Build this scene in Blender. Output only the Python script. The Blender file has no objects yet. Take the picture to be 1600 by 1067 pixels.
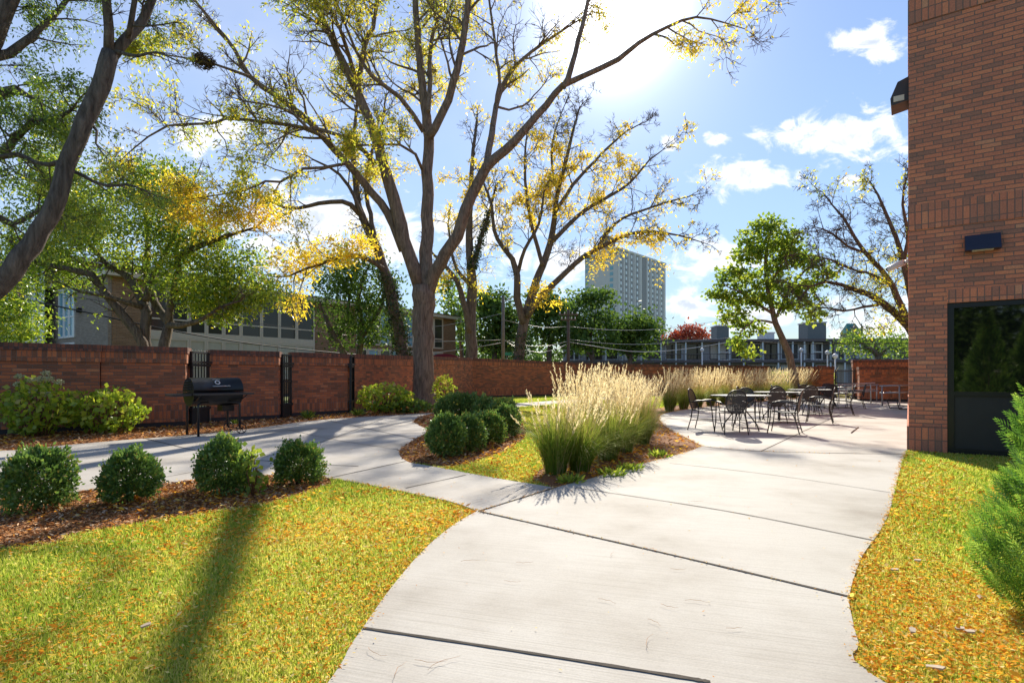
import bpy, bmesh, math, random
import numpy as np
from mathutils import Vector, Matrix
from mathutils.geometry import delaunay_2d_cdt

sc = bpy.context.scene
COL = sc.collection
F, HZ, EYE = 880.0, 588.0, 1.2          # focal length in photo pixels, horizon row, eye height
R = random.Random(7)
NR = np.random.default_rng(11)


# ------------------------------------------------------------------ geometry from the photograph
def P(x, y, Y):                           # a point seen at (x, y) that stands Y metres away
    return Vector(((x - 800) / F * Y, Y, EYE + (HZ - y) / F * Y))


def G(x, y):                              # the ground seen at (x, y)
    Y = EYE * F / (y - HZ)
    return Vector(((x - 800) / F * Y, Y, 0.0))


def G2(pts):
    return [tuple(G(x, y)[:2]) for x, y in pts]


# ------------------------------------------------------------------ object helpers
def tag(o, label=None, cat=None, group=None, kind=None):
    if label: o['label'] = label
    if cat: o['category'] = cat
    if group: o['group'] = group
    if kind: o['kind'] = kind
    return o


def thing(name, label, cat, loc=(0, 0, 0), rz=0.0, group=None):
    o = bpy.data.objects.new(name, None)
    o.empty_display_size = 0.2
    COL.objects.link(o)
    o.location = loc
    o.rotation_euler = (0, 0, rz)
    return tag(o, label, cat, group)


def children(o):
    return [c for c in bpy.data.objects if c.parent is o]


def dup(root, loc, rz=0.0, label=None, group=None, scale=None):
    def cp(o, par):
        c = o.copy()
        COL.objects.link(c)
        c.parent = par
        for ch in KIDS.get(o.name, []):
            KIDS.setdefault(c.name, []).append(cp(ch, c))
        return c
    r = cp(root, None)
    r.location = loc
    r.rotation_euler = (0, 0, rz)
    if scale: r.scale = scale
    if label: r['label'] = label
    if group: r['group'] = group
    return r


KIDS = {}


def link(name, me, mat, parent=None, kind=None):
    o = bpy.data.objects.new(name, me)
    COL.objects.link(o)
    if mat is not None and not me.materials:
        me.materials.append(mat)
    if parent is not None:
        o.parent = parent
        KIDS.setdefault(parent.name, []).append(o)
    if kind: o['kind'] = kind
    return o


def origin(parent):
    v = Vector((0, 0, 0))
    while parent is not None:
        v = v + parent.location
        parent = parent.parent
    return v


class MB:
    """collects boxes, prisms and tubes, links them as ONE mesh"""
    def __init__(self):
        self.v, self.f, self.sm = [], [], []

    def poly(self, pts, faces, smooth=False):
        n = len(self.v)
        self.v.extend([tuple(p) for p in pts])
        for f in faces:
            self.f.append([i + n for i in f])
            self.sm.append(smooth)

    def box(self, lo, hi, M=None):
        x0, y0, z0 = lo
        x1, y1, z1 = hi
        pts = [Vector(p) for p in ((x0, y0, z0), (x1, y0, z0), (x1, y1, z0), (x0, y1, z0),
                                   (x0, y0, z1), (x1, y0, z1), (x1, y1, z1), (x0, y1, z1))]
        if M is not None: pts = [M @ p for p in pts]
        self.poly(pts, [(0, 3, 2, 1), (4, 5, 6, 7), (0, 1, 5, 4), (1, 2, 6, 5), (2, 3, 7, 6), (3, 0, 4, 7)])
        return self

    def prism(self, base, z0, z1):        # base: list of (x, y); z0/z1 numbers or lists
        n = len(base)
        a = z0 if isinstance(z0, (list, tuple)) else [z0] * n
        b = z1 if isinstance(z1, (list, tuple)) else [z1] * n
        ar = sum(base[i][0] * base[(i + 1) % n][1] - base[(i + 1) % n][0] * base[i][1] for i in range(n))
        if ar < 0:
            base, a, b = base[::-1], list(a)[::-1], list(b)[::-1]
        pts = [(p[0], p[1], z) for p, z in zip(base, a)] + [(p[0], p[1], z) for p, z in zip(base, b)]
        fs = [tuple(range(n - 1, -1, -1)), tuple(range(n, 2 * n))]
        fs += [(i, (i + 1) % n, n + (i + 1) % n, n + i) for i in range(n)]
        self.poly(pts, fs)
        return self

    def tube(self, pts, rads, sides=8, cap=True, squash=None, bark=0.0):
        pts = [Vector(p) for p in pts]
        if not isinstance(rads, (list, tuple)): rads = [rads] * len(pts)
        n0 = len(self.v)
        m = len(pts)
        t0 = (pts[1] - pts[0]).normalized()
        up = Vector((0, 0, 1)) if abs(t0.z) < 0.9 else Vector((1, 0, 0))
        a = t0.cross(up).normalized()
        for i in range(m):
            t = (pts[min(i + 1, m - 1)] - pts[max(i - 1, 0)])
            if t.length < 1e-9: t = t0
            t.normalize()
            a = (a - t * a.dot(t))
            if a.length < 1e-6: a = t.orthogonal()
            a.normalize()
            b = t.cross(a)
            for k in range(sides):
                an = 2 * math.pi * k / sides
                r = rads[i]
                if bark: r *= 1 + bark * (math.sin(an * 5 + i * 1.7) * .5 + R.uniform(-.5, .5))
                self.v.append(tuple(pts[i] + (a * math.cos(an) + b * math.sin(an)) * r))
        for i in range(m - 1):
            for k in range(sides):
                k2 = (k + 1) % sides
                self.f.append([n0 + i * sides + k, n0 + i * sides + k2, n0 + (i + 1) * sides + k2, n0 + (i + 1) * sides + k])
                self.sm.append(True)
        if cap:
            self.f.append([n0 + k for k in range(sides - 1, -1, -1)])
            self.f.append([n0 + (m - 1) * sides + k for k in range(sides)])
            self.sm += [False, False]
        return self

    def lathe(self, prof, c=(0, 0, 0), sides=20, M=None):   # prof: list of (r, z)
        n0 = len(self.v)
        for r, z in prof:
            for k in range(sides):
                an = 2 * math.pi * k / sides
                p = Vector((c[0] + r * math.cos(an), c[1] + r * math.sin(an), c[2] + z))
                self.v.append(tuple(M @ p if M is not None else p))
        for i in range(len(prof) - 1):
            for k in range(sides):
                k2 = (k + 1) % sides
                self.f.append([n0 + i * sides + k, n0 + i * sides + k2, n0 + (i + 1) * sides + k2, n0 + (i + 1) * sides + k])
                self.sm.append(True)
        self.f.append([n0 + k for k in range(sides - 1, -1, -1)])
        self.f.append([n0 + (len(prof) - 1) * sides + k for k in range(sides)])
        self.sm += [False, False]
        return self

    def mesh(self, name, off=None, uv=False):
        me = bpy.data.meshes.new(name)
        vv = np.array(self.v, dtype=np.float64)
        wv = vv.copy()
        if off is not None: vv = vv - np.array(off[:])
        me.from_pydata(vv.tolist(), [], self.f)
        me.polygons.foreach_set('use_smooth', self.sm)
        if uv:
            lay = me.uv_layers.new(name='metres')
            uvs = np.zeros((len(me.loops), 2))
            for p in me.polygons:
                n = p.normal
                if abs(n.z) > .75:
                    for li in p.loop_indices:
                        q = wv[me.loops[li].vertex_index]
                        uvs[li] = (q[0], q[1])
                else:
                    t = np.array((-n.y, n.x)) / max(1e-9, math.hypot(n.x, n.y))
                    for li in p.loop_indices:
                        q = wv[me.loops[li].vertex_index]
                        uvs[li] = (q[0] * t[0] + q[1] * t[1], q[2])
            lay.data.foreach_set('uv', uvs.ravel())
        me.update()
        return me

    def build(self, name, mat, parent=None, kind=None, uv=False, bevel=0.0):
        me = self.mesh(name, origin(parent) if parent is not None else None, uv)
        if bevel:
            bm = bmesh.new(); bm.from_mesh(me)
            bmesh.ops.bevel(bm, geom=[e for e in bm.edges if e.calc_face_angle(0) > .6], offset=bevel, segments=2, affect='EDGES', profile=.6)
            bm.to_mesh(me); bm.free()
        return link(name, me, mat, parent, kind)


def quads_mesh(name, V, tint=None, smooth=False):
    """V: (N, k, 3) separate faces, tint: (N,)"""
    V = np.asarray(V, dtype=np.float32)
    N, k, _ = V.shape
    me = bpy.data.meshes.new(name)
    me.vertices.add(N * k)
    me.vertices.foreach_set('co', V.ravel())
    me.loops.add(N * k)
    me.loops.foreach_set('vertex_index', np.arange(N * k, dtype=np.int32))
    me.polygons.add(N)
    me.polygons.foreach_set('loop_start', np.arange(0, N * k, k, dtype=np.int32))
    if tint is not None:
        at = me.attributes.new('tint', 'FLOAT', 'FACE')
        at.data.foreach_set('value', np.asarray(tint, dtype=np.float32))
    me.update(calc_edges=True)
    return me


def unit(a):
    return a / np.maximum(1e-9, np.linalg.norm(a, axis=-1, keepdims=True))


def rnd_dirs(n):
    return unit(NR.normal(size=(n, 3)))


def leaf_quads(c, d, L, W, nrm=None, fold=None):
    """rhombic leaves from base points c along unit d"""
    n = len(c)
    if nrm is None: nrm = rnd_dirs(n)
    s = unit(np.cross(d, nrm))
    L = np.broadcast_to(np.asarray(L, dtype=float), (n,))[:, None]
    W = np.broadcast_to(np.asarray(W, dtype=float), (n,))[:, None]
    mid = c + d * L * .45
    return np.stack([c, mid + s * W * .5, c + d * L, mid - s * W * .5], axis=1)


class Clump:
    """cheap smooth 3D noise in -1..1"""
    def __init__(self, freq, seed):
        g = np.random.default_rng(seed)
        self.k = g.normal(size=(9, 3)) * freq
        self.ph = g.uniform(0, 6.28, 9)

    def __call__(self, p):
        return np.sin(p @ self.k.T + self.ph).mean(axis=1) * 2.2


# ------------------------------------------------------------------ materials
def mat(name):
    m = bpy.data.materials.new(name)
    m.use_nodes = True
    nt = m.node_tree
    for n in list(nt.nodes): nt.nodes.remove(n)
    out = nt.nodes.new('ShaderNodeOutputMaterial')
    return m, nt, out


def node(nt, typ, **kw):
    n = nt.nodes.new(typ)
    for k, v in kw.items():
        if k.startswith('in_'):
            key = k[3:]
            key = int(key) if key.isdigit() else key.replace('_', ' ')
            n.inputs[key].default_value = v
        else:
            setattr(n, k, v)
    return n


def ramp(nt, stops, interp='LINEAR'):
    r = nt.nodes.new('ShaderNodeValToRGB')
    r.color_ramp.interpolation = interp
    e = r.color_ramp.elements
    e[0].position, e[0].color = stops[0][0], (*stops[0][1], 1)
    e[1].position, e[1].color = stops[-1][0], (*stops[-1][1], 1)
    for p, c in stops[1:-1]:
        x = e.new(p); x.color = (*c, 1)
    return r


def mth(nt, op, a, b=None, c=None, clamp=False):
    n = nt.nodes.new('ShaderNodeMath'); n.operation = op; n.use_clamp = clamp
    for i, x in enumerate((a, b, c)):
        if x is None: continue
        if isinstance(x, (int, float)): n.inputs[i].default_value = x
        else: nt.links.new(x, n.inputs[i])
    return n.outputs[0]


def mixc(nt, fac, a, b, blend='MIX'):
    n = nt.nodes.new('ShaderNodeMix'); n.data_type = 'RGBA'; n.blend_type = blend
    for i, x in ((0, fac), (6, a), (7, b)):
        if isinstance(x, (int, float)): n.inputs[i].default_value = x
        elif isinstance(x, tuple): n.inputs[i].default_value = (*x, 1)
        else: nt.links.new(x, n.inputs[i])
    return n.outputs[2]


def plain(name, col, rough=.6, metal=0.0, var=.12, scale=6.0, bump=0.0, spec=.5):
    m, nt, out = mat(name)
    b = node(nt, 'ShaderNodeBsdfPrincipled')
    b.inputs['Roughness'].default_value = rough
    b.inputs['Metallic'].default_value = metal
    b.inputs['Specular IOR Level'].default_value = spec
    tc = node(nt, 'ShaderNodeTexCoord')
    nz = node(nt, 'ShaderNodeTexNoise', in_Scale=scale, in_Detail=6.0, in_Roughness=.6)
    nt.links.new(tc.outputs['Object'], nz.inputs['Vector'])
    r = ramp(nt, [(.3, tuple(c * (1 - var) for c in col)), (.7, tuple(min(1, c * (1 + var)) for c in col))])
    nt.links.new(nz.outputs['Fac'], r.inputs[0])
    nt.links.new(r.outputs[0], b.inputs['Base Color'])
    if bump:
        bp = node(nt, 'ShaderNodeBump', in_Strength=bump, in_Distance=.01)
        nt.links.new(nz.outputs['Fac'], bp.inputs['Height'])
        nt.links.new(bp.outputs[0], b.inputs['Normal'])
    nt.links.new(b.outputs[0], out.inputs[0])
    return m


def leafmat(name, stops, transl=.5, gloss=.06, tcol=1.25):
    """leaves: face attribute tint through a ramp, lit from both sides"""
    m, nt, out = mat(name)
    at = node(nt, 'ShaderNodeAttribute', attribute_name='tint')
    r = ramp(nt, stops)
    nt.links.new(at.outputs['Fac'], r.inputs[0])
    di = node(nt, 'ShaderNodeBsdfDiffuse')
    tr = node(nt, 'ShaderNodeBsdfTranslucent')
    nt.links.new(r.outputs[0], di.inputs[0])
    tc = mixc(nt, 1.0, r.outputs[0], (tcol, tcol, tcol * .75), 'MULTIPLY')
    nt.links.new(tc, tr.inputs[0])
    mx = node(nt, 'ShaderNodeMixShader', in_0=transl)
    nt.links.new(di.outputs[0], mx.inputs[1]); nt.links.new(tr.outputs[0], mx.inputs[2])
    gl = node(nt, 'ShaderNodeBsdfGlossy', in_Roughness=.35)
    gl.inputs[0].default_value = (.9, .95, .9, 1)
    m2 = node(nt, 'ShaderNodeMixShader', in_0=gloss)
    nt.links.new(mx.outputs[0], m2.inputs[1]); nt.links.new(gl.outputs[0], m2.inputs[2])
    nt.links.new(m2.outputs[0], out.inputs[0])
    return m


def brick(name, stops, bw=.27, bh=.07, soldier=False, mortar=(.24, .175, .14), mw=.009, rough=.85):
    """bricks laid out in metres on the UV layer; each brick draws its own fired colour"""
    m, nt, out = mat(name)
    uv = node(nt, 'ShaderNodeUVMap', uv_map='metres')
    sp = node(nt, 'ShaderNodeSeparateXYZ')
    nt.links.new(uv.outputs[0], sp.inputs[0])
    u, v = sp.outputs[0], sp.outputs[1]
    w, h = (bh, .2) if soldier else (bw, bh)
    row = mth(nt, 'FLOOR', mth(nt, 'DIVIDE', v, h))
    fv = mth(nt, 'FRACT', mth(nt, 'DIVIDE', v, h))
    uu = mth(nt, 'DIVIDE', u, w)
    if not soldier:
        uu = mth(nt, 'ADD', uu, mth(nt, 'MULTIPLY', mth(nt, 'MODULO', row, 2.0), .5))
        jit = node(nt, 'ShaderNodeTexWhiteNoise', noise_dimensions='1D')
        nt.links.new(row, jit.inputs['W'])
        uu = mth(nt, 'ADD', uu, mth(nt, 'MULTIPLY', jit.outputs[0], .22))
    cu = mth(nt, 'FLOOR', uu)
    fu = mth(nt, 'FRACT', uu)
    cb = node(nt, 'ShaderNodeCombineXYZ')
    nt.links.new(cu, cb.inputs[0]); nt.links.new(row, cb.inputs[1])
    wn = node(nt, 'ShaderNodeTexWhiteNoise', noise_dimensions='3D')
    nt.links.new(cb.outputs[0], wn.inputs['Vector'])
    # kiln batches: larger patches lean dark or red
    pt = node(nt, 'ShaderNodeTexNoise', in_Scale=.9, in_Detail=2.0)
    nt.links.new(uv.outputs[0], pt.inputs['Vector'])
    val = mth(nt, 'ADD', mth(nt, 'MULTIPLY', wn.outputs[0], .8), mth(nt, 'MULTIPLY', mth(nt, 'SUBTRACT', pt.outputs['Fac'], .32), .6), clamp=True)
    r = ramp(nt, stops)
    nt.links.new(val, r.inputs[0])
    fn = node(nt, 'ShaderNodeTexNoise', in_Scale=45.0, in_Detail=4.0)
    nt.links.new(uv.outputs[0], fn.inputs['Vector'])
    gr = mth(nt, 'ADD', mth(nt, 'MULTIPLY', fn.outputs['Fac'], .7), .65)
    col = mixc(nt, 1.0, r.outputs[0], gr, 'MULTIPLY')
    du = mth(nt, 'MULTIPLY', mth(nt, 'MINIMUM', fu, mth(nt, 'SUBTRACT', 1.0, fu)), w)
    dv = mth(nt, 'MULTIPLY', mth(nt, 'MINIMUM', fv, mth(nt, 'SUBTRACT', 1.0, fv)), h)
    edge = mth(nt, 'MINIMUM', du, dv)
    face = node(nt, 'ShaderNodeMapRange', interpolation_type='SMOOTHSTEP')
    face.inputs[1].default_value = mw * .35; face.inputs[2].default_value = mw * .8
    nt.links.new(edge, face.inputs[0])
    col = mixc(nt, face.outputs[0], mortar, col)
    b = node(nt, 'ShaderNodeBsdfPrincipled', in_Roughness=rough)
    b.inputs['Specular IOR Level'].default_value = .3
    nt.links.new(col, b.inputs['Base Color'])
    ht = mth(nt, 'ADD', face.outputs[0], mth(nt, 'MULTIPLY', fn.outputs['Fac'], .35))
    bp = node(nt, 'ShaderNodeBump', in_Strength=.9, in_Distance=.012)
    nt.links.new(ht, bp.inputs['Height']); nt.links.new(bp.outputs[0], b.inputs['Normal'])
    nt.links.new(b.outputs[0], out.inputs[0])
    return m


def concrete(name, col, ang):
    m, nt, out = mat(name)
    tc = node(nt, 'ShaderNodeTexCoord')
    mp = node(nt, 'ShaderNodeMapping')
    mp.inputs['Rotation'].default_value = (0, 0, ang)
    nt.links.new(tc.outputs['Object'], mp.inputs['Vector'])
    st = node(nt, 'ShaderNodeMapping'); st.inputs['Scale'].default_value = (1.3, 95.0, 1)
    nt.links.new(mp.outputs[0], st.inputs['Vector'])
    br = node(nt, 'ShaderNodeTexNoise', in_Scale=1.0, in_Detail=4.0, in_Roughness=.65)
    nt.links.new(st.outputs[0], br.inputs['Vector'])
    bl = node(nt, 'ShaderNodeTexNoise', in_Scale=.75, in_Detail=7.0, in_Roughness=.6)
    nt.links.new(tc.outputs['Object'], bl.inputs['Vector'])
    sp = node(nt, 'ShaderNodeTexNoise', in_Scale=110.0, in_Detail=2.0)
    nt.links.new(tc.outputs['Object'], sp.inputs['Vector'])
    r1 = ramp(nt, [(.3, (.80, .79, .77)), (.5, (1, 1, 1)), (.7, (1.0, .995, .985))])
    nt.links.new(br.outputs['Fac'], r1.inputs[0])
    r2 = ramp(nt, [(.26, (.58, .545, .50)), (.42, (.86, .84, .81)), (.56, (1.0, .995, .98)), (.8, (1.05, 1.045, 1.03))])
    nt.links.new(bl.outputs['Fac'], r2.inputs[0])
    r3 = ramp(nt, [(.25, (.84, .84, .84)), (.6, (1, 1, 1))])
    nt.links.new(sp.outputs['Fac'], r3.inputs[0])
    c = mixc(nt, 1.0, mixc(nt, 1.0, col, r1.outputs[0], 'MULTIPLY'), r2.outputs[0], 'MULTIPLY')
    c = mixc(nt, .7, c, mixc(nt, 1.0, c, r3.outputs[0], 'MULTIPLY'))
    b = node(nt, 'ShaderNodeBsdfPrincipled', in_Roughness=.8)
    b.inputs['Specular IOR Level'].default_value = .25
    nt.links.new(c, b.inputs['Base Color'])
    bp = node(nt, 'ShaderNodeBump', in_Strength=.35, in_Distance=.004)
    nt.links.new(br.outputs['Fac'], bp.inputs['Height']); nt.links.new(bp.outputs[0], b.inputs['Normal'])
    nt.links.new(b.outputs[0], out.inputs[0])
    return m


def noisy(name, stops, scale, detail=8.0, rough=.9, bump=.4, stops2=None, scale2=.5):
    m, nt, out = mat(name)
    tc = node(nt, 'ShaderNodeTexCoord')
    nz = node(nt, 'ShaderNodeTexNoise', in_Scale=scale, in_Detail=detail, in_Roughness=.65)
    nt.links.new(tc.outputs['Object'], nz.inputs['Vector'])
    r = ramp(nt, stops)
    nt.links.new(nz.outputs['Fac'], r.inputs[0])
    c = r.outputs[0]
    if stops2:
        n2 = node(nt, 'ShaderNodeTexNoise', in_Scale=scale2, in_Detail=4.0)
        nt.links.new(tc.outputs['Object'], n2.inputs['Vector'])
        r2 = ramp(nt, stops2)
        nt.links.new(n2.outputs['Fac'], r2.inputs[0])
        c = mixc(nt, 1.0, c, r2.outputs[0], 'MULTIPLY')
    b = node(nt, 'ShaderNodeBsdfPrincipled', in_Roughness=rough)
    b.inputs['Specular IOR Level'].default_value = .2
    nt.links.new(c, b.inputs['Base Color'])
    bp = node(nt, 'ShaderNodeBump', in_Strength=bump, in_Distance=.02)
    nt.links.new(nz.outputs['Fac'], bp.inputs['Height']); nt.links.new(bp.outputs[0], b.inputs['Normal'])
    nt.links.new(b.outputs[0], out.inputs[0])
    return m


def barkmat(name, a, b_, sc_=14.0):
    m, nt, out = mat(name)
    tc = node(nt, 'ShaderNodeTexCoord')
    mp = node(nt, 'ShaderNodeMapping'); mp.inputs['Scale'].default_value = (1, 1, .16)
    nt.links.new(tc.outputs['Object'], mp.inputs['Vector'])
    nz = node(nt, 'ShaderNodeTexNoise', in_Scale=sc_, in_Detail=8.0, in_Roughness=.7, in_Distortion=.6)
    nt.links.new(mp.outputs[0], nz.inputs['Vector'])
    r = ramp(nt, [(.32, a), (.66, b_)])
    nt.links.new(nz.outputs['Fac'], r.inputs[0])
    b = node(nt, 'ShaderNodeBsdfPrincipled', in_Roughness=.9)
    b.inputs['Specular IOR Level'].default_value = .15
    nt.links.new(r.outputs[0], b.inputs['Base Color'])
    bp = node(nt, 'ShaderNodeBump', in_Strength=1.0, in_Distance=.11)
    nt.links.new(nz.outputs['Fac'], bp.inputs['Height']); nt.links.new(bp.outputs[0], b.inputs['Normal'])
    nt.links.new(b.outputs[0], out.inputs[0])
    return m


def glassmat(name, col, rough=.03, spec=.8):
    m, nt, out = mat(name)
    b = node(nt, 'ShaderNodeBsdfPrincipled', in_Roughness=rough)
    b.inputs['Base Color'].default_value = (*col, 1)
    b.inputs['Specular IOR Level'].default_value = spec
    tc = node(nt, 'ShaderNodeTexCoord')
    nz = node(nt, 'ShaderNodeTexNoise', in_Scale=1.2, in_Detail=1.0)
    nt.links.new(tc.outputs['Object'], nz.inputs['Vector'])
    bp = node(nt, 'ShaderNodeBump', in_Strength=.03, in_Distance=.05)
    nt.links.new(nz.outputs['Fac'], bp.inputs['Height']); nt.links.new(bp.outputs[0], b.inputs['Normal'])
    nt.links.new(b.outputs[0], out.inputs[0])
    return m


def meshmetal(name, col, holes):          # punched sheet steel: part of the light goes through
    m, nt, out = mat(name)
    b = node(nt, 'ShaderNodeBsdfPrincipled', in_Roughness=.5)
    b.inputs['Base Color'].default_value = (*col, 1)
    t = node(nt, 'ShaderNodeBsdfTransparent')
    tc = node(nt, 'ShaderNodeTexCoord')
    vo = node(nt, 'ShaderNodeTexVoronoi', in_Scale=170.0)
    nt.links.new(tc.outputs['Object'], vo.inputs['Vector'])
    fac = mth(nt, 'LESS_THAN', vo.outputs['Distance'], holes)
    mx = node(nt, 'ShaderNodeMixShader')
    nt.links.new(fac, mx.inputs[0])
    nt.links.new(b.outputs[0], mx.inputs[1]); nt.links.new(t.outputs[0], mx.inputs[2])
    nt.links.new(mx.outputs[0], out.inputs[0])
    return m


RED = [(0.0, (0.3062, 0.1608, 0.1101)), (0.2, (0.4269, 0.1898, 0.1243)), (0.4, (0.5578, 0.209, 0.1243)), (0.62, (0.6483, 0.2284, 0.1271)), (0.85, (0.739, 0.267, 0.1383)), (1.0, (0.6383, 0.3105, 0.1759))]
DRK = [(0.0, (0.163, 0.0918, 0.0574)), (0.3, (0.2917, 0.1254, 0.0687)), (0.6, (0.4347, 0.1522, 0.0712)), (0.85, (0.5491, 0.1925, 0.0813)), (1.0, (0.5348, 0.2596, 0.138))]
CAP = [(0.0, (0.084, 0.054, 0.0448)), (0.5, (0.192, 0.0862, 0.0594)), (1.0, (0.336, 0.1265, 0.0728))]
TAN = [(0.0, (.27, .215, .17)), (.5, (.33, .26, .205)), (1.0, (.39, .31, .25))]
BRN = [(0.0, (.28, .165, .09)), (.5, (.34, .205, .115)), (1.0, (.41, .255, .15))]
M = dict(
    brick=brick('house_brick', RED, bw=.235, bh=.066), soldier=brick('soldier_brick', RED, bh=.085, soldier=True),
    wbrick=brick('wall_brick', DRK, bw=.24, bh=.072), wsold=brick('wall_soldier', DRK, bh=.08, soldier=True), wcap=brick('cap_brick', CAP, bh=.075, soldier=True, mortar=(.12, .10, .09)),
    tan=brick('tan_brick', TAN, bw=.3, bh=.09, mortar=(.22, .19, .165)), brown=brick('brown_brick', BRN, bw=.3, bh=.09, mortar=(.13, .10, .08)),
    footing=plain('footing', (.03, .03, .034), .7), iron=plain('black_iron', (.016, .017, .02), .45),
    conc=concrete('walk_concrete', (.525, .505, .465), math.radians(17)), conc2=concrete('path_concrete', (.49, .465, .43), math.radians(-60)),
    joint=plain('joint_dirt', (.055, .045, .035), .95, var=.5, scale=20),
    lawn=noisy('lawn_soil', [(.25, (.12, .13, .02)), (.45, (.30, .29, .045)), (.58, (.42, .29, .05)), (.8, (.48, .32, .09))], 34.0, stops2=[(.3, (.75, .9, .7)), (.7, (1.2, 1.05, .9))], scale2=.6),
    mulch=noisy('mulch', [(.2, (.06, .032, .018)), (.45, (.20, .09, .042)), (.62, (.36, .17, .075)), (.82, (.50, .30, .16))], 42.0, bump=.9),
    field=noisy('field', [(.3, (.07, .10, .022)), (.6, (.14, .17, .05)), (.8, (.2, .19, .08))], 3.0),
    road=noisy('asphalt', [(.3, (.045, .045, .047)), (.7, (.075, .073, .072))], 30.0),
    paveb=noisy('pavement', [(.3, (.30, .29, .27)), (.7, (.42, .41, .39))], 12.0, bump=.1),
    bark=barkmat('locust_bark', (.11, .084, .066), (.40, .31, .245)), bark2=barkmat('grey_bark', (.075, .062, .053), (.27, .225, .19)),
    twig=plain('twig', (.16, .08, .04), .8), needle=plain('dry_needle', (.50, .23, .08), .8), white=plain('white_paint', (.78, .78, .77), .5, var=.04), cream=plain('cream_frame', (.62, .54, .42), .5, var=.05),
    black=plain('black_paint', (.012, .012, .014), .35, var=.2), grill=plain('grill_enamel', (.010, .010, .012), .42, var=.25, scale=9), blackwood=plain('black_panel', (.022, .022, .023), .5), shelf=plain('shelf_slats', (.05, .046, .044), .55),
    frame=plain('frame_black', (.01, .01, .013), .35), navy=plain('lamp_housing', (.018, .022, .045), .4), bronze=plain('bronze', (.045, .035, .028), .45),
    lens=plain('lens', (.75, .66, .50), .25, var=.05), steel=plain('galvanised_steel', (.42, .42, .43), .35, .8), pole=plain('pole_grey', (.19, .175, .16), .7),
    wood=plain('weathered_wood', (.11, .085, .07), .9, var=.3, scale=14), wire=plain('black_cable', (.012, .012, .013), .5), wirel=plain('bare_cable', (.55, .55, .56), .4, .3),
    glass=glassmat('dark_glass', (.006, .007, .007)), pane=glassmat('window_glass', (.05, .048, .042), .08, .35), blind=plain('blind_behind_glass', (.50, .47, .36), .35, var=.1, scale=3, spec=.6),
    tower=noisy('tower_concrete', [(.3, (.58, .57, .58)), (.7, (.64, .63, .64))], .35, bump=0.0), towerd=plain('tower_recess', (.33, .33, .35), .8), towerl=plain('tower_light', (.74, .73, .73), .8, var=.05),
    pent=plain('penthouse', (.19, .165, .16), .8), bluew=glassmat('blue_pane', (.22, .42, .52), .15, .5), twin=glassmat('tower_pane', (.78, .84, .88), .2, .5),  # tower panes: reflected sky is put into their pale base colour
    motel=plain('motel_wall', (.36, .37, .39), .7), moteld=plain('motel_slab', (.12, .10, .10), .7), motelp=plain('motel_panel', (.60, .66, .70), .5), motelc=plain('curtain', (.55, .52, .45), .6),
    mdoor=plain('motel_dark', (.035, .04, .045), .4), redp=plain('red_panel', (.45, .05, .04), .5), copper=plain('green_copper', (.07, .27, .25), .7), stone=plain('church_stone', (.22, .19, .17), .9),
    rtgrey=plain('rooftop_grey', (.14, .165, .165), .7), canvas=plain('red_canvas', (.20, .018, .03), .8), sign=plain('sign_green', (.02, .25, .17), .5),
    chair=plain('chair_steel', (.022, .021, .022), .45, var=.2), cmesh=meshmetal('punched_steel', (.04, .04, .042), .30), ctop=meshmetal('table_mesh', (.20, .205, .21), .16),
    chip=plain('dry_wood', (.50, .40, .29), .8, var=.25, scale=30), chrome=plain('gauge_face', (.75, .75, .75), .3), plastic=plain('camera_white', (.62, .62, .63), .4, var=.03),
)
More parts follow.
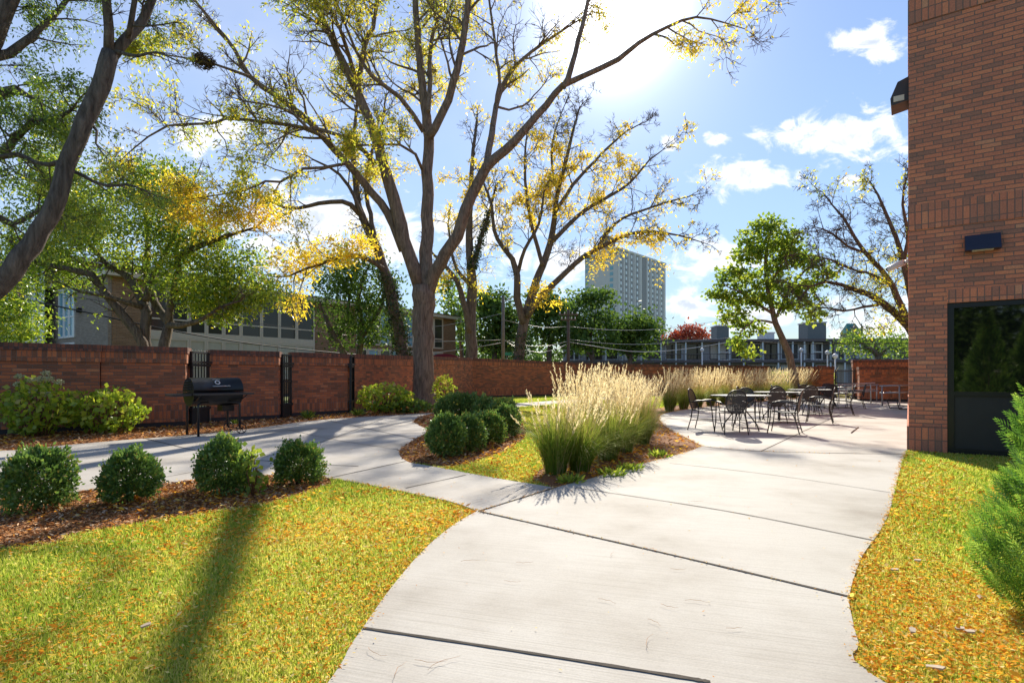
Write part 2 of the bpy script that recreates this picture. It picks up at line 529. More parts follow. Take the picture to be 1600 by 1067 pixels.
LM = dict(
    main=leafmat('locust_leaves', [(0, (.22, .32, .035)), (.3, (.46, .50, .05)), (.55, (.80, .64, .06)), (.8, (.90, .66, .05)), (1, (.82, .46, .04))], .68),
    yellow=leafmat('yellow_leaves', [(0, (.60, .58, .06)), (.5, (.92, .72, .06)), (1, (.86, .50, .04))], .62),
    green=leafmat('green_leaves', [(0, (.055, .12, .018)), (.45, (.20, .31, .035)), (.85, (.46, .52, .055)), (1, (.74, .60, .05))], .6),
    dark=leafmat('dark_leaves', [(0, (.045, .09, .02)), (.6, (.125, .215, .04)), (1, (.26, .34, .06))], .4, .02),
    maple=leafmat('maple_leaves', [(0, (.08, .16, .025)), (.6, (.24, .34, .045)), (1, (.50, .56, .09))], .62, .03),
    red=leafmat('red_leaves', [(0, (.25, .035, .02)), (1, (.55, .13, .06))], .4),
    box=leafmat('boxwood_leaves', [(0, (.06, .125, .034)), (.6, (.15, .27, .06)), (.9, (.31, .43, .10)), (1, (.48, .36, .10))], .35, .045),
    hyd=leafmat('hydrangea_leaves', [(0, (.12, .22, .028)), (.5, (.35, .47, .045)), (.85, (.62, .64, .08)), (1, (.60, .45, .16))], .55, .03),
    flower=leafmat('hydrangea_blooms', [(0, (.42, .46, .26)), (1, (.62, .58, .38))], .4),
    reed=leafmat('reed_blades', [(0, (.11, .17, .03)), (.35, (.20, .32, .045)), (.62, (.38, .40, .09)), (1, (.56, .40, .18))], .45, .012),
    plume=leafmat('reed_plumes', [(0, (.60, .45, .28)), (.5, (.83, .71, .52)), (1, (.92, .86, .72))], .5, .03),
    arb=leafmat('arborvitae_sprays', [(0, (.03, .09, .018)), (.5, (.14, .30, .04)), (1, (.42, .60, .10))], .4),
    grass=leafmat('lawn_blades', [(0, (.15, .30, .035)), (.35, (.34, .47, .06)), (.65, (.62, .62, .14)), (1, (.82, .70, .32))], .5, .0),
    litter=leafmat('fallen_leaflets', [(0, (.56, .20, .03)), (.3, (.84, .40, .05)), (.7, (.93, .64, .09)), (1, (.93, .80, .42))], .45, .0),
    chips=leafmat('mulch_chips', [(0, (.12, .055, .028)), (.45, (.38, .16, .06)), (.75, (.55, .27, .10)), (1, (.70, .52, .34))], .05, .0),
    ivy=leafmat('ivy_leaves', [(0, (.014, .038, .009)), (.8, (.045, .085, .018)), (1, (.10, .14, .03))], .3),
)

# ------------------------------------------------------------------ camera, sun, sky
cam = bpy.data.objects.new('camera', bpy.data.cameras.new('camera'))
COL.objects.link(cam)
cam.location = (0, 0, EYE)
cam.rotation_euler = (math.pi / 2, 0, 0)
cam.data.sensor_width = 36
cam.data.lens = 36 * F / 1600
cam.data.shift_y = (HZ - 533.5) / 1600
cam.data.clip_end = 5000
cam.data.clip_start = .05
sc.camera = cam

SUN = Vector(((958 - 800) / F, 1.0, (HZ - 12) / F)).normalized()
ELEV = math.asin(SUN.z)
AZ = math.atan2(SUN.x, SUN.y)
sl = bpy.data.lights.new('sun', 'SUN')
sl.energy = 4.5
sl.angle = math.radians(.5)
sl.color = (1, .91, .77)
so = bpy.data.objects.new('sun', sl)
COL.objects.link(so)
so.rotation_euler = SUN.to_track_quat('Z', 'Y').to_euler()
so.location = (0, 0, 30)

w = bpy.data.worlds.new('World')
sc.world = w
w.use_nodes = True
nt = w.node_tree
bg = nt.nodes['Background']
sky = nt.nodes.new('ShaderNodeTexSky')
sky.sky_type = 'NISHITA'
sky.sun_disc = False
sky.sun_elevation = ELEV
sky.sun_rotation = AZ
sky.air_density = 1.0
sky.dust_density = .08
sky.ozone_density = 3.0
SKY_STR = .11
bg.inputs[1].default_value = SKY_STR


def clouds():
    tc = node(nt, 'ShaderNodeTexCoord')
    sp = node(nt, 'ShaderNodeSeparateXYZ')
    nt.links.new(tc.outputs['Generated'], sp.inputs[0])
    yy = mth(nt, 'MAXIMUM', sp.outputs[1], .05)
    u = mth(nt, 'DIVIDE', sp.outputs[0], yy)
    v = mth(nt, 'DIVIDE', sp.outputs[2], yy)
    # banks of cloud: direction (u, v) of centre, half-width, half-height
    banks = [(1330, 212, 150, 48), (1368, 66, 80, 36), (1165, 275, 95, 36), (1118, 220, 26, 14), (1330, 282, 20, 10), (1110, 408, 100, 36),
             (1075, 478, 100, 34), (1230, 195, 18, 12), (470, 352, 200, 75), (590, 380, 130, 50), (330, 215, 120, 40), (1045, 225, 16, 16), (880, 410, 130, 40),
             (740, 355, 100, 45), (1400, 500, 140, 40), (300, 470, 90, 40), (1180, 500, 90, 26), (-260, 250, 200, 70), (1900, 120, 260, 70), (1800, 420, 260, 60)]
    mask = None
    for (x, y, a, b) in banks:
        du = mth(nt, 'MULTIPLY', mth(nt, 'SUBTRACT', u, (x - 800) / F), F / a)
        dv = mth(nt, 'MULTIPLY', mth(nt, 'SUBTRACT', v, (HZ - y) / F), F / b)
        d = mth(nt, 'ADD', mth(nt, 'MULTIPLY', du, du), mth(nt, 'MULTIPLY', dv, dv))
        g = mth(nt, 'SUBTRACT', 1.0, mth(nt, 'SQRT', d))
        mask = g if mask is None else mth(nt, 'MAXIMUM', mask, g)
    cv = node(nt, 'ShaderNodeCombineXYZ')
    nt.links.new(u, cv.inputs[0]); nt.links.new(mth(nt, 'MULTIPLY', v, 1.5), cv.inputs[1])
    n1 = node(nt, 'ShaderNodeTexNoise', in_Scale=15.0, in_Detail=10.0, in_Roughness=.62, in_Distortion=.5)
    nt.links.new(cv.outputs[0], n1.inputs['Vector'])
    dens = mth(nt, 'ADD', mth(nt, 'MULTIPLY', mask, .8), mth(nt, 'MULTIPLY', mth(nt, 'SUBTRACT', n1.outputs['Fac'], .5), 2.6))
    a = node(nt, 'ShaderNodeMapRange', interpolation_type='SMOOTHSTEP')
    a.inputs[1].default_value = .06; a.inputs[2].default_value = .62
    nt.links.new(dens, a.inputs[0])
    core = node(nt, 'ShaderNodeMapRange', interpolation_type='SMOOTHSTEP')
    core.inputs[1].default_value = .45; core.inputs[2].default_value = 1.1
    nt.links.new(dens, core.inputs[0])
    front = mth(nt, 'GREATER_THAN', sp.outputs[1], .06)
    # pale tone painted into the sky colour over the left half
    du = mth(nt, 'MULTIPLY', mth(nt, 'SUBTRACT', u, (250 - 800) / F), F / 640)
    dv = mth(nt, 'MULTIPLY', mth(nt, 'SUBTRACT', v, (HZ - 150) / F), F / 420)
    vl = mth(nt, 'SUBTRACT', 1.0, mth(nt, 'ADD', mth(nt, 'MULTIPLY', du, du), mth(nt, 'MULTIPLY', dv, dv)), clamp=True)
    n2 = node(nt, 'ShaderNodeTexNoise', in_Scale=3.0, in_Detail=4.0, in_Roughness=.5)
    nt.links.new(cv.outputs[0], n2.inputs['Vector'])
    left_pale = mth(nt, 'MULTIPLY', mth(nt, 'MULTIPLY', vl, .45), mth(nt, 'SUBTRACT', n2.outputs['Fac'], .08), clamp=True)
    al = mth(nt, 'MULTIPLY', mth(nt, 'MAXIMUM', a.outputs[0], left_pale), front)
    # thin cloud scatters the most light, thick cloud is greyer
    cc = mixc(nt, core.outputs[0], (6.6, 6.6, 6.7), (3.9, 4.3, 4.9))
    return al, cc


al, cc = clouds()
# glare around the sun, painted into the sky colour
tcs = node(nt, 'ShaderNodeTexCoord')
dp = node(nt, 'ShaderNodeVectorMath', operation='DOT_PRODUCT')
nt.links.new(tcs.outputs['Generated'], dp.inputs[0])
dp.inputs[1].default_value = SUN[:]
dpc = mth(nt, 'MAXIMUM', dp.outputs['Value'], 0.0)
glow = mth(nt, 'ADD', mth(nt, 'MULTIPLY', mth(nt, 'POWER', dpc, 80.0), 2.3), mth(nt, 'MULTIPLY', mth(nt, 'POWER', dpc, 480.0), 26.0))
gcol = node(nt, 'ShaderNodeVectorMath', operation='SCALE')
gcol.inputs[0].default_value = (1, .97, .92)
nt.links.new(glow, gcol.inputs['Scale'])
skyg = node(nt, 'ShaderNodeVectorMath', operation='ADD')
hs = node(nt, 'ShaderNodeHueSaturation')
hs.inputs['Hue'].default_value = .504; hs.inputs['Saturation'].default_value = .95; hs.inputs['Value'].default_value = 1.0
# highlight roll-off put into the sky colour, strongest in the bright low sky
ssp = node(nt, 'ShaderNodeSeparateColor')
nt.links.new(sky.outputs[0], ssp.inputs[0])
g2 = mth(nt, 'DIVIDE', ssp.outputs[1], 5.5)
rolloff = mth(nt, 'DIVIDE', 1.0, mth(nt, 'SQRT', mth(nt, 'ADD', 1.0, mth(nt, 'MULTIPLY', g2, g2))))
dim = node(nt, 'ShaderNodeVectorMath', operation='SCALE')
nt.links.new(sky.outputs[0], dim.inputs[0]); nt.links.new(rolloff, dim.inputs['Scale'])
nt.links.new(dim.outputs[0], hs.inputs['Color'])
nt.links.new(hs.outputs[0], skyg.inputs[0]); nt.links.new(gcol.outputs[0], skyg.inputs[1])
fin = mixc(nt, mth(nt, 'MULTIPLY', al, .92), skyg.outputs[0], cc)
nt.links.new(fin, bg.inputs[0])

sc.view_settings.view_transform = 'Standard'
sc.view_settings.look = 'None'
sc.view_settings.exposure = .86
sc.view_settings.gamma = 1
cy = sc.cycles
cy.max_bounces = 7
cy.diffuse_bounces = 4
cy.glossy_bounces = 3
cy.transmission_bounces = 4
cy.transparent_max_bounces = 10
cy.caustics_reflective = False
cy.caustics_refractive = False
cy.sample_clamp_indirect = 6.0
cy.use_denoising = True
try: cy.denoiser = 'OPENIMAGEDENOISE'
except Exception: pass
cy.use_adaptive_sampling = False


# ================================================================== GROUND
def inside(px, py, poly):
    r = np.zeros(len(px), bool)
    n = len(poly)
    for i in range(n):
        x0, y0 = poly[i]; x1, y1 = poly[(i + 1) % n]
        if y0 == y1: continue
        c = ((y0 > py) != (y1 > py)) & (px < (x1 - x0) * (py - y0) / (y1 - y0) + x0)
        r ^= c
    return r


def sheet(name, pts, z, m, thick=0.0, kind='structure', uv=False):
    n = len(pts)
    vs, es, fs = delaunay_2d_cdt([Vector(p[:2]) for p in pts], [(i, (i + 1) % n) for i in range(n)], [], 0, 1e-5)[:3]
    q = np.array([v[:] for v in vs])
    V = [(v[0], v[1], z) for v in vs]
    Fs = []
    if fs:
        c = np.array([q[list(f)].mean(axis=0) for f in fs])
        ins = inside(c[:, 0], c[:, 1], pts)
        for f, k in zip(fs, ins):
            if not k: continue
            a, b, d = (q[f[t]] for t in range(3))
            f = list(f)
            if (b[0] - a[0]) * (d[1] - a[1]) - (b[1] - a[1]) * (d[0] - a[0]) < 0: f = f[::-1]
            Fs.append(f)
    if thick:
        m0 = len(V)
        V += [(x, y, z) for x, y in pts] + [(x, y, z - thick) for x, y in pts]
        Fs += [[m0 + i, m0 + n + i, m0 + n + (i + 1) % n, m0 + (i + 1) % n] for i in range(n)]
    me = bpy.data.meshes.new(name)
    me.from_pydata(V, [], Fs)
    me.update()
    o = link(name, me, m)
    o['kind'] = kind
    return o


def smooth(pts, n=4):                     # Catmull-Rom through the given points
    out = []
    for i in range(len(pts) - 1):
        p0 = pts[max(i - 1, 0)]; p1 = pts[i]; p2 = pts[i + 1]; p3 = pts[min(i + 2, len(pts) - 1)]
        for k in range(n):
            t = k / n
            out.append(tuple(.5 * ((2 * b) + (c - a) * t + (2 * a - 5 * b + 4 * c - d) * t * t + (3 * b - a - 3 * c + d) * t ** 3)
                             for a, b, c, d in zip(p0, p1, p2, p3)))
    out.append(tuple(pts[-1]))
    return out


CB = Vector((6.34, 9.0, 0))                # near corner of the brick building
BD = Vector((.8176, -.5756, 0))            # along its face, towards the camera's right
BN = Vector((.5756, .8176, 0))             # along its far side
left_edge = [(-.77, 1.2)] + G2([(520, 1067), (545, 1023), (567, 990), (612, 925), (665, 862), (712, 823), (746, 803)])
right_edge = G2([(1416, 708), (1405, 742), (1391, 800), (1374, 836), (1349, 872), (1334, 910), (1327, 943), (1331, 972), (1342, 1015), (1366, 1067)]) + [(1.75, 1.2)]
isl_right = G2([(868, 766), (885, 761), (920, 752), (980, 734), (1040, 718), (1078, 707), (1097, 699)])
bed_tip = G2([(1097, 699), (1070, 685), (1050, 675), (1036, 664), (1030, 655), (1036, 648), (1060, 643), (1090, 638), (1160, 631), (1240, 624.5), (1287, 620.5)])
walk = smooth(left_edge) + smooth(isl_right) + smooth(bed_tip)[1:] + G2([(1305, 621), (1342, 626)]) + [(17.92, 25.45), (6.35, 9.02)] + smooth(right_edge)
low_edge = G2([(746, 803), (704, 788), (640, 774), (580, 762), (518, 751), (460, 746), (413, 746), (261, 758), (130, 771), (0, 784)]) + [(-7.5, 4.8)]
up_edge = [(-13, 7.6)] + G2([(0, 707), (85, 699.5), (191, 690), (287, 682.5), (340, 677.5), (400, 671), (470, 661), (540, 654.5), (610, 650.5), (645, 648), (683, 646)])
isl_left = G2([(683, 646), (660, 651), (646, 659), (656, 667), (668, 675), (645, 690), (626, 703), (624, 713), (636, 724), (660, 729), (704, 737), (760, 748), (820, 758), (868, 766)])
path = smooth(low_edge) + smooth(up_edge) + smooth(isl_left)[1:]
tag(sheet('ground', [(-900, -300), (900, -300), (900, 1500), (-900, 1500)], -.03, M['field']), kind='structure')
sheet('lawn', [(-16, .4), (9, .4), (24, 20), (24, 40), (-2, 40), (-16, 14)], 0.0, M['lawn'])
sheet('concrete_walk', walk, .03, M['conc'], .05)
sheet('concrete_path', path, .03, M['conc2'], .05)
bk_lo = G2([(683, 647), (740, 642), (800, 638), (860, 633), (935, 626.5), (990, 621), (1080, 615)])
bk_up = G2([(1080, 611.5), (990, 616.5), (935, 621.5), (860, 627), (800, 631.5), (740, 636.5), (700, 641)])
back_path = smooth(bk_lo) + smooth(bk_up)
sheet('back_path', back_path, .025, M['conc2'], .04)
# mulch beds
bed_front = smooth(G2([(518, 751), (460, 746), (413, 746), (261, 758), (130, 771), (0, 784)]) + [(-7.5, 4.8)]) + smooth([(-7.0, 3.1)] + G2([(0, 861), (109, 840), (254, 816), (363, 800), (435, 786), (515, 760)]))
bed_wall = smooth(up_edge) + smooth(G2([(683, 646), (700, 641), (735, 634)])) + [(-4.5, 25.0), (-7, 19.4), (-8.6, 17), (-13, 13.0)]
bed_hedge = smooth(G2([(683, 646), (660, 651), (646, 659), (656, 667), (668, 675), (645, 690), (626, 703), (624, 713), (636, 724), (668, 729), (706, 732), (760, 718), (800, 702), (822, 682), (815, 662), (800, 655), (760, 648), (700, 645)]))
bed_reed = smooth(isl_right) + smooth(G2([(1097, 699), (1070, 685), (1050, 675), (1036, 664), (1030, 655), (1036, 648), (1060, 643), (1090, 638), (1160, 631), (1240, 624.5), (1287, 620.5)]))[1:] + G2([(1260, 617), (1100, 627), (1020, 640), (960, 665), (880, 712), (835, 742), (832, 752)])
for nm, b, zz in (('shrub_bed', bed_front, .008), ('wall_bed', bed_wall, .012), ('hedge_bed', bed_hedge, .016), ('reed_bed', bed_reed, .020)):
    sheet(nm, b, zz, M['mulch'])
sheet('courtyard_grit', [(CB + BN * .02 - BD * .05)[:2], (CB + BD * 6)[:2], (CB + BD * 6 - BN * .45)[:2], (CB + BD * .1 - BN * .22)[:2]], .008, M['mulch'])
# the street beyond the wall
sheet('road', [(-90, 25), (-60, 22), (-8, 36), (22, 44), (130, 44), (130, 56), (-20, 66), (-90, 60)], -.02, M['road'])
sheet('far_pavement', [(20, 29.5), (60, 28), (120, 42), (20, 43)], -.016, M['paveb'])


# joints between slabs: dirt-filled grooves lying in the slab
def joint(pts, w0=.018, name='slab_joint', z=.034):
    mb = MB()
    pl = smooth([tuple(p) for p in pts], 8)
    L, Rr = [], []
    for i, p in enumerate(pl):
        a = pl[max(i - 1, 0)]; b = pl[min(i + 1, len(pl) - 1)]
        d = Vector((b[0] - a[0], b[1] - a[1])).normalized()
        ww = w0 * R.uniform(.35, .62)
        L.append((p[0] - d.y * ww, p[1] + d.x * ww, z)); Rr.append((p[0] + d.y * ww, p[1] - d.x * ww, z))
    n = len(pl)
    mb.poly(L + Rr, [(i, n + i, n + i + 1, i + 1) for i in range(n - 1)])
    o = mb.build(name, M['joint'])
    o['kind'] = 'structure'


for j, ww in (([(567, 991), (800, 1027), (1040, 1066), (1110, 1078)], .022), ([(748, 804), (1020, 867), (1328, 941)], .024), ([(748, 804), (868, 766)], .022),
              ([(897, 766), (1130, 803), (1366, 851)], .014), ([(1046, 727), (1200, 745), (1391, 774)], .012), ([(1097, 700), (1190, 708), (1416, 713)], .026),
              ([(1189, 708), (1302, 654), (1357, 629)], .022), ([(1060, 672), (1120, 659), (1200, 643)], .014), ([(1240, 685), (1330, 690), (1418, 694)], .010)):
    joint(G2(j), ww)
for j, ww in (([(634, 767), (728, 746)], .016), ([(518, 750), (634, 724)], .02), ([(225, 687), (345, 715), (470, 727), (560, 732)], .022), ([(505, 657), (575, 672), (655, 690)], .02),
              ([(430, 668), (515, 688), (640, 708)], .014), ([(130, 771), (330, 735), (505, 692), (600, 655)], .014)):
    joint(G2(j), ww)


# ------------------------------------------------------------------ grass, litter, chips (nobody could count them)
def scatter(n, x0, x1, y0, y1, k=3.0, pw=2.0):
    x = NR.uniform(x0, x1, n); y = NR.uniform(y0, y1, n)
    keep = NR.uniform(size=n) < np.minimum(1, (k / np.maximum(y, .5)) ** pw)
    keep &= np.abs(x) < 1.02 * y + 1.2
    return x[keep], y[keep]


CONC = [walk, path, back_path]
BEDS = [bed_front, bed_wall, bed_hedge, bed_reed]


def on_lawn(x, y, beds=True):
    ok = np.ones(len(x), bool)
    for p in CONC: ok &= ~inside(x, y, p)
    if beds:
        for p in BEDS: ok &= ~inside(x, y, p)
    wall_side = (x - CB.x) * BN.x + (y - CB.y) * BN.y     # beyond the building's face
    along = (x - CB.x) * BD.x + (y - CB.y) * BD.y
    ok &= ~((wall_side > -.12) & (along > -.02))
    return ok


patch = Clump(.9, 3)
patch2 = Clump(2.4, 4)


def make_grass():
    xs, ys = [], []
    for (y0, y1) in ((1.7, 2.6), (2.6, 4.2), (4.2, 7), (7, 12), (12, 20), (20, 34)):
        x0, x1 = max(-8, -1.0 * y1), min(8.5, 1.0 * y1)
        x, y = scatter(int(27000 * min(1, (2.4 / y0) ** 1.6) * (x1 - x0) * (y1 - y0)), x0, x1, y0, y1, max(y0, 2.4), 1.6)
        ok = on_lawn(x, y)
        xs.append(x[ok]); ys.append(y[ok])
    x = np.concatenate(xs); y = np.concatenate(ys)
    n = len(x)
    p = np.stack([x, y, np.zeros(n)], 1)
    nz = patch(p)
    th = NR.uniform(0, 6.283, n)
    h = NR.uniform(.018, .048, n) * (1 + .25 * nz) * np.clip(.8 + y / 18, .8, 1.6)
    wd = .0040 * np.clip(y / 2.6, 1, 5)
    lean = NR.uniform(.1, .9, n)
    sx, sy = np.cos(th) * wd, np.sin(th) * wd
    lx, ly = -np.sin(th + NR.normal(0, .6, n)) * lean * h, np.cos(th) * lean * h
    V = np.zeros((n, 3, 3))
    V[:, 0] = p + np.stack([sx, sy, np.zeros(n)], 1)
    V[:, 1] = p - np.stack([sx, sy, np.zeros(n)], 1)
    V[:, 2] = p + np.stack([lx, ly, h], 1)
    tint = np.clip(.49 - .20 * nz + .22 * NR.normal(size=n) + .06 * patch2(p), 0, 1)
    o = link('lawn_grass', quads_mesh('lawn_grass', V, tint), LM['grass'], None, 'stuff')
    tag(o, 'short yellowing green lawn grass between the concrete walks', 'grass')
    return n


def flat_scatter(name, x, y, z, L, W, lm, label, cat, tilt=.5, tint=None):
    n = len(x)
    c = np.stack([x, y, z], 1)
    th = NR.uniform(0, 6.283, n)
    d = unit(np.stack([np.cos(th), np.sin(th), NR.normal(0, tilt * .6, n)], 1))
    nr = unit(np.stack([NR.normal(0, tilt, n), NR.normal(0, tilt, n), np.ones(n)], 1))
    V = leaf_quads(c, d, L, W, nr)
    V[:, :, 2] = np.maximum(V[:, :, 2], .012)
    if tint is None: tint = NR.uniform(0, 1, n) ** 1.35
    o = link(name, quads_mesh(name, V, tint), lm, None, 'stuff')
    tag(o, label, cat)
    return o


def make_litter():
    xs, ys = [], []
    for (y0, y1) in ((1.7, 2.6), (2.6, 4.2), (4.2, 7), (7, 12), (12, 22)):
        x0, x1 = max(-10, -1.0 * y1), min(8.5, 1.0 * y1)
        x, y = scatter(int(7500 * min(1, (2.4 / y0) ** 1.6) * (x1 - x0) * (y1 - y0)), x0, x1, y0, y1, max(y0, 2.4), 1.6)
        ok = on_lawn(x, y, False)
        # thick drifts beside the walk, thin in the open lawn
        for b_, pr_ in ((bed_front, .35), (bed_wall, .7), (bed_hedge, .3), (bed_reed, .3)):
            ok &= ~inside(x, y, b_) | (NR.uniform(size=len(x)) < pr_)
        ok &= ~inside(x, y, isl_left + isl_right) | (NR.uniform(size=len(x)) < .5)
        p = np.stack([x, y, 0 * x], 1)
        near = 1.15 * np.exp(-np.abs(x + .75 - .08 * y) / 1.1) + 1.0 * (x > 1.2) * np.exp(-np.abs(x - 2.2) / 1.6)
        near = near * np.clip(1.6 - y / 9, .35, 1)
        ok &= NR.uniform(size=len(x)) < np.clip(.10 + .82 * near + .34 * patch2(p) + .30 * patch(p), .03, 1)
        xs.append(x[ok]); ys.append(y[ok])
    x = np.concatenate(xs); y = np.concatenate(ys)
    n = len(x)
    s = np.clip(y / 2.9, 1, 3.2)
    flat_scatter('fallen_leaves', x, y, NR.uniform(.018, .046, n), NR.uniform(.014, .033, n) * s, NR.uniform(.007, .0135, n) * s, LM['litter'],
                 'orange and yellow fallen leaflets strewn over the lawn', 'leaves')
    x, y = scatter(26000, -6, 6, 1.8, 12, 2.6, 1.3)
    ok = on_lawn(x, y, False) & (patch2(np.stack([x, y, 0 * x], 1)) + NR.normal(0, .5, len(x)) > .35)
    x, y = x[ok], y[ok]; n = len(x)
    flat_scatter('dry_leaves', x, y, NR.uniform(.026, .05, n), NR.uniform(.03, .06, n) * np.clip(y / 4, .9, 1.6), NR.uniform(.014, .026, n) * np.clip(y / 4, .9, 1.6), LM['litter'],
                 'larger curled tan and yellow dry leaves lying in drifts on the lawn', 'leaves', .7)
    # a little on the slabs: along the joints and edges
    x, y = scatter(9000, -3, 6, 1.8, 14, 3.5, 1.2)
    ok = inside(x, y, walk) | inside(x, y, path)
    x, y = x[ok], y[ok]
    pr = NR.uniform(size=len(x)) < .07
    x, y = x[pr], y[pr]
    n = len(x)
    xe, ye = [], []
    for poly in (smooth(left_edge), smooth(right_edge), smooth(isl_right), smooth(bed_tip), smooth(low_edge)):
        for a, b in zip(poly[:-1], poly[1:]):
            L = math.hypot(b[0] - a[0], b[1] - a[1])
            m = int(L * 70)
            t = NR.uniform(size=m)
            xe.append(a[0] + (b[0] - a[0]) * t + NR.normal(0, .022, m)); ye.append(a[1] + (b[1] - a[1]) * t + NR.normal(0, .022, m))
    for j in ([(748, 804), (1020, 867), (1328, 941)], [(748, 804), (868, 766)], [(1097, 700), (1190, 708), (1300, 712)]):
        q = G2(j)
        for a, b in zip(q[:-1], q[1:]):
            L = math.hypot(b[0] - a[0], b[1] - a[1]); m = int(L * 42)
            t = NR.uniform(size=m) ** 1.4
            xe.append(a[0] + (b[0] - a[0]) * t + NR.normal(0, .008, m)); ye.append(a[1] + (b[1] - a[1]) * t + NR.normal(0, .008, m))
    xe = np.concatenate(xe); ye = np.concatenate(ye)
    x = np.concatenate([x, xe]); y = np.concatenate([y, ye]); n = len(x)
    s = np.clip(y / 4, .8, 1.8)
    flat_scatter('slab_litter', x, y, NR.uniform(.036, .045, n), NR.uniform(.010, .026, n) * s, NR.uniform(.005, .010, n) * s, LM['litter'],
                 'loose leaflets and crumbs along the slab edges and joints', 'leaves', .25)


def make_chips():
    xs, ys = [], []
    for poly, n, k in ((bed_front, 70000, 6), (bed_wall, 150000, 10), (bed_hedge, 40000, 8), (bed_reed, 70000, 8)):
        a = np.array(poly)
        x, y = NR.uniform(a[:, 0].min(), a[:, 0].max(), n), NR.uniform(a[:, 1].min(), a[:, 1].max(), n)
        ok = inside(x, y, poly) & (NR.uniform(size=n) < np.minimum(1, (k / y) ** 1.2)) & (np.abs(x) < y * 1.0 + .8)
        for p in CONC: ok &= ~inside(x, y, p)
        xs.append(x[ok]); ys.append(y[ok])
    x = np.concatenate(xs); y = np.concatenate(ys); n = len(x)
    s = np.clip(y / 6, .9, 1.9)
    flat_scatter('mulch_chips', x, y, NR.uniform(.012, .035, n), NR.uniform(.02, .07, n) * s, NR.uniform(.008, .022, n) * s, LM['chips'],
                 'brown and orange shredded bark chips in the planting beds', 'mulch', .45, np.clip(NR.normal(.55, .3, n), 0, 1))


make_grass()
make_litter()
make_chips()


# ================================================================== TREES
def interp_poly(pts, rads, step):
    """resample a polyline of Vectors through a spline at about 'step' metres"""
    q = [tuple(p) + (r,) for p, r in zip(pts, rads)]
    out = []
    for i in range(len(q) - 1):
        L = (Vector(q[i][:3]) - Vector(q[i + 1][:3])).length
        n = max(1, int(L / step))
        p0 = q[max(i - 1, 0)]; p1 = q[i]; p2 = q[i + 1]; p3 = q[min(i + 2, len(q) - 1)]
        for k in range(n):
            t = k / n
            out.append(tuple(.5 * ((2 * b) + (c - a) * t + (2 * a - 5 * b + 4 * c - d) * t * t + (3 * b - a - 3 * c + d) * t ** 3) for a, b, c, d in zip(p0, p1, p2, p3)))
    out.append(q[-1])
    return [Vector(o[:3]) for o in out], [max(.003, o[3]) for o in out]


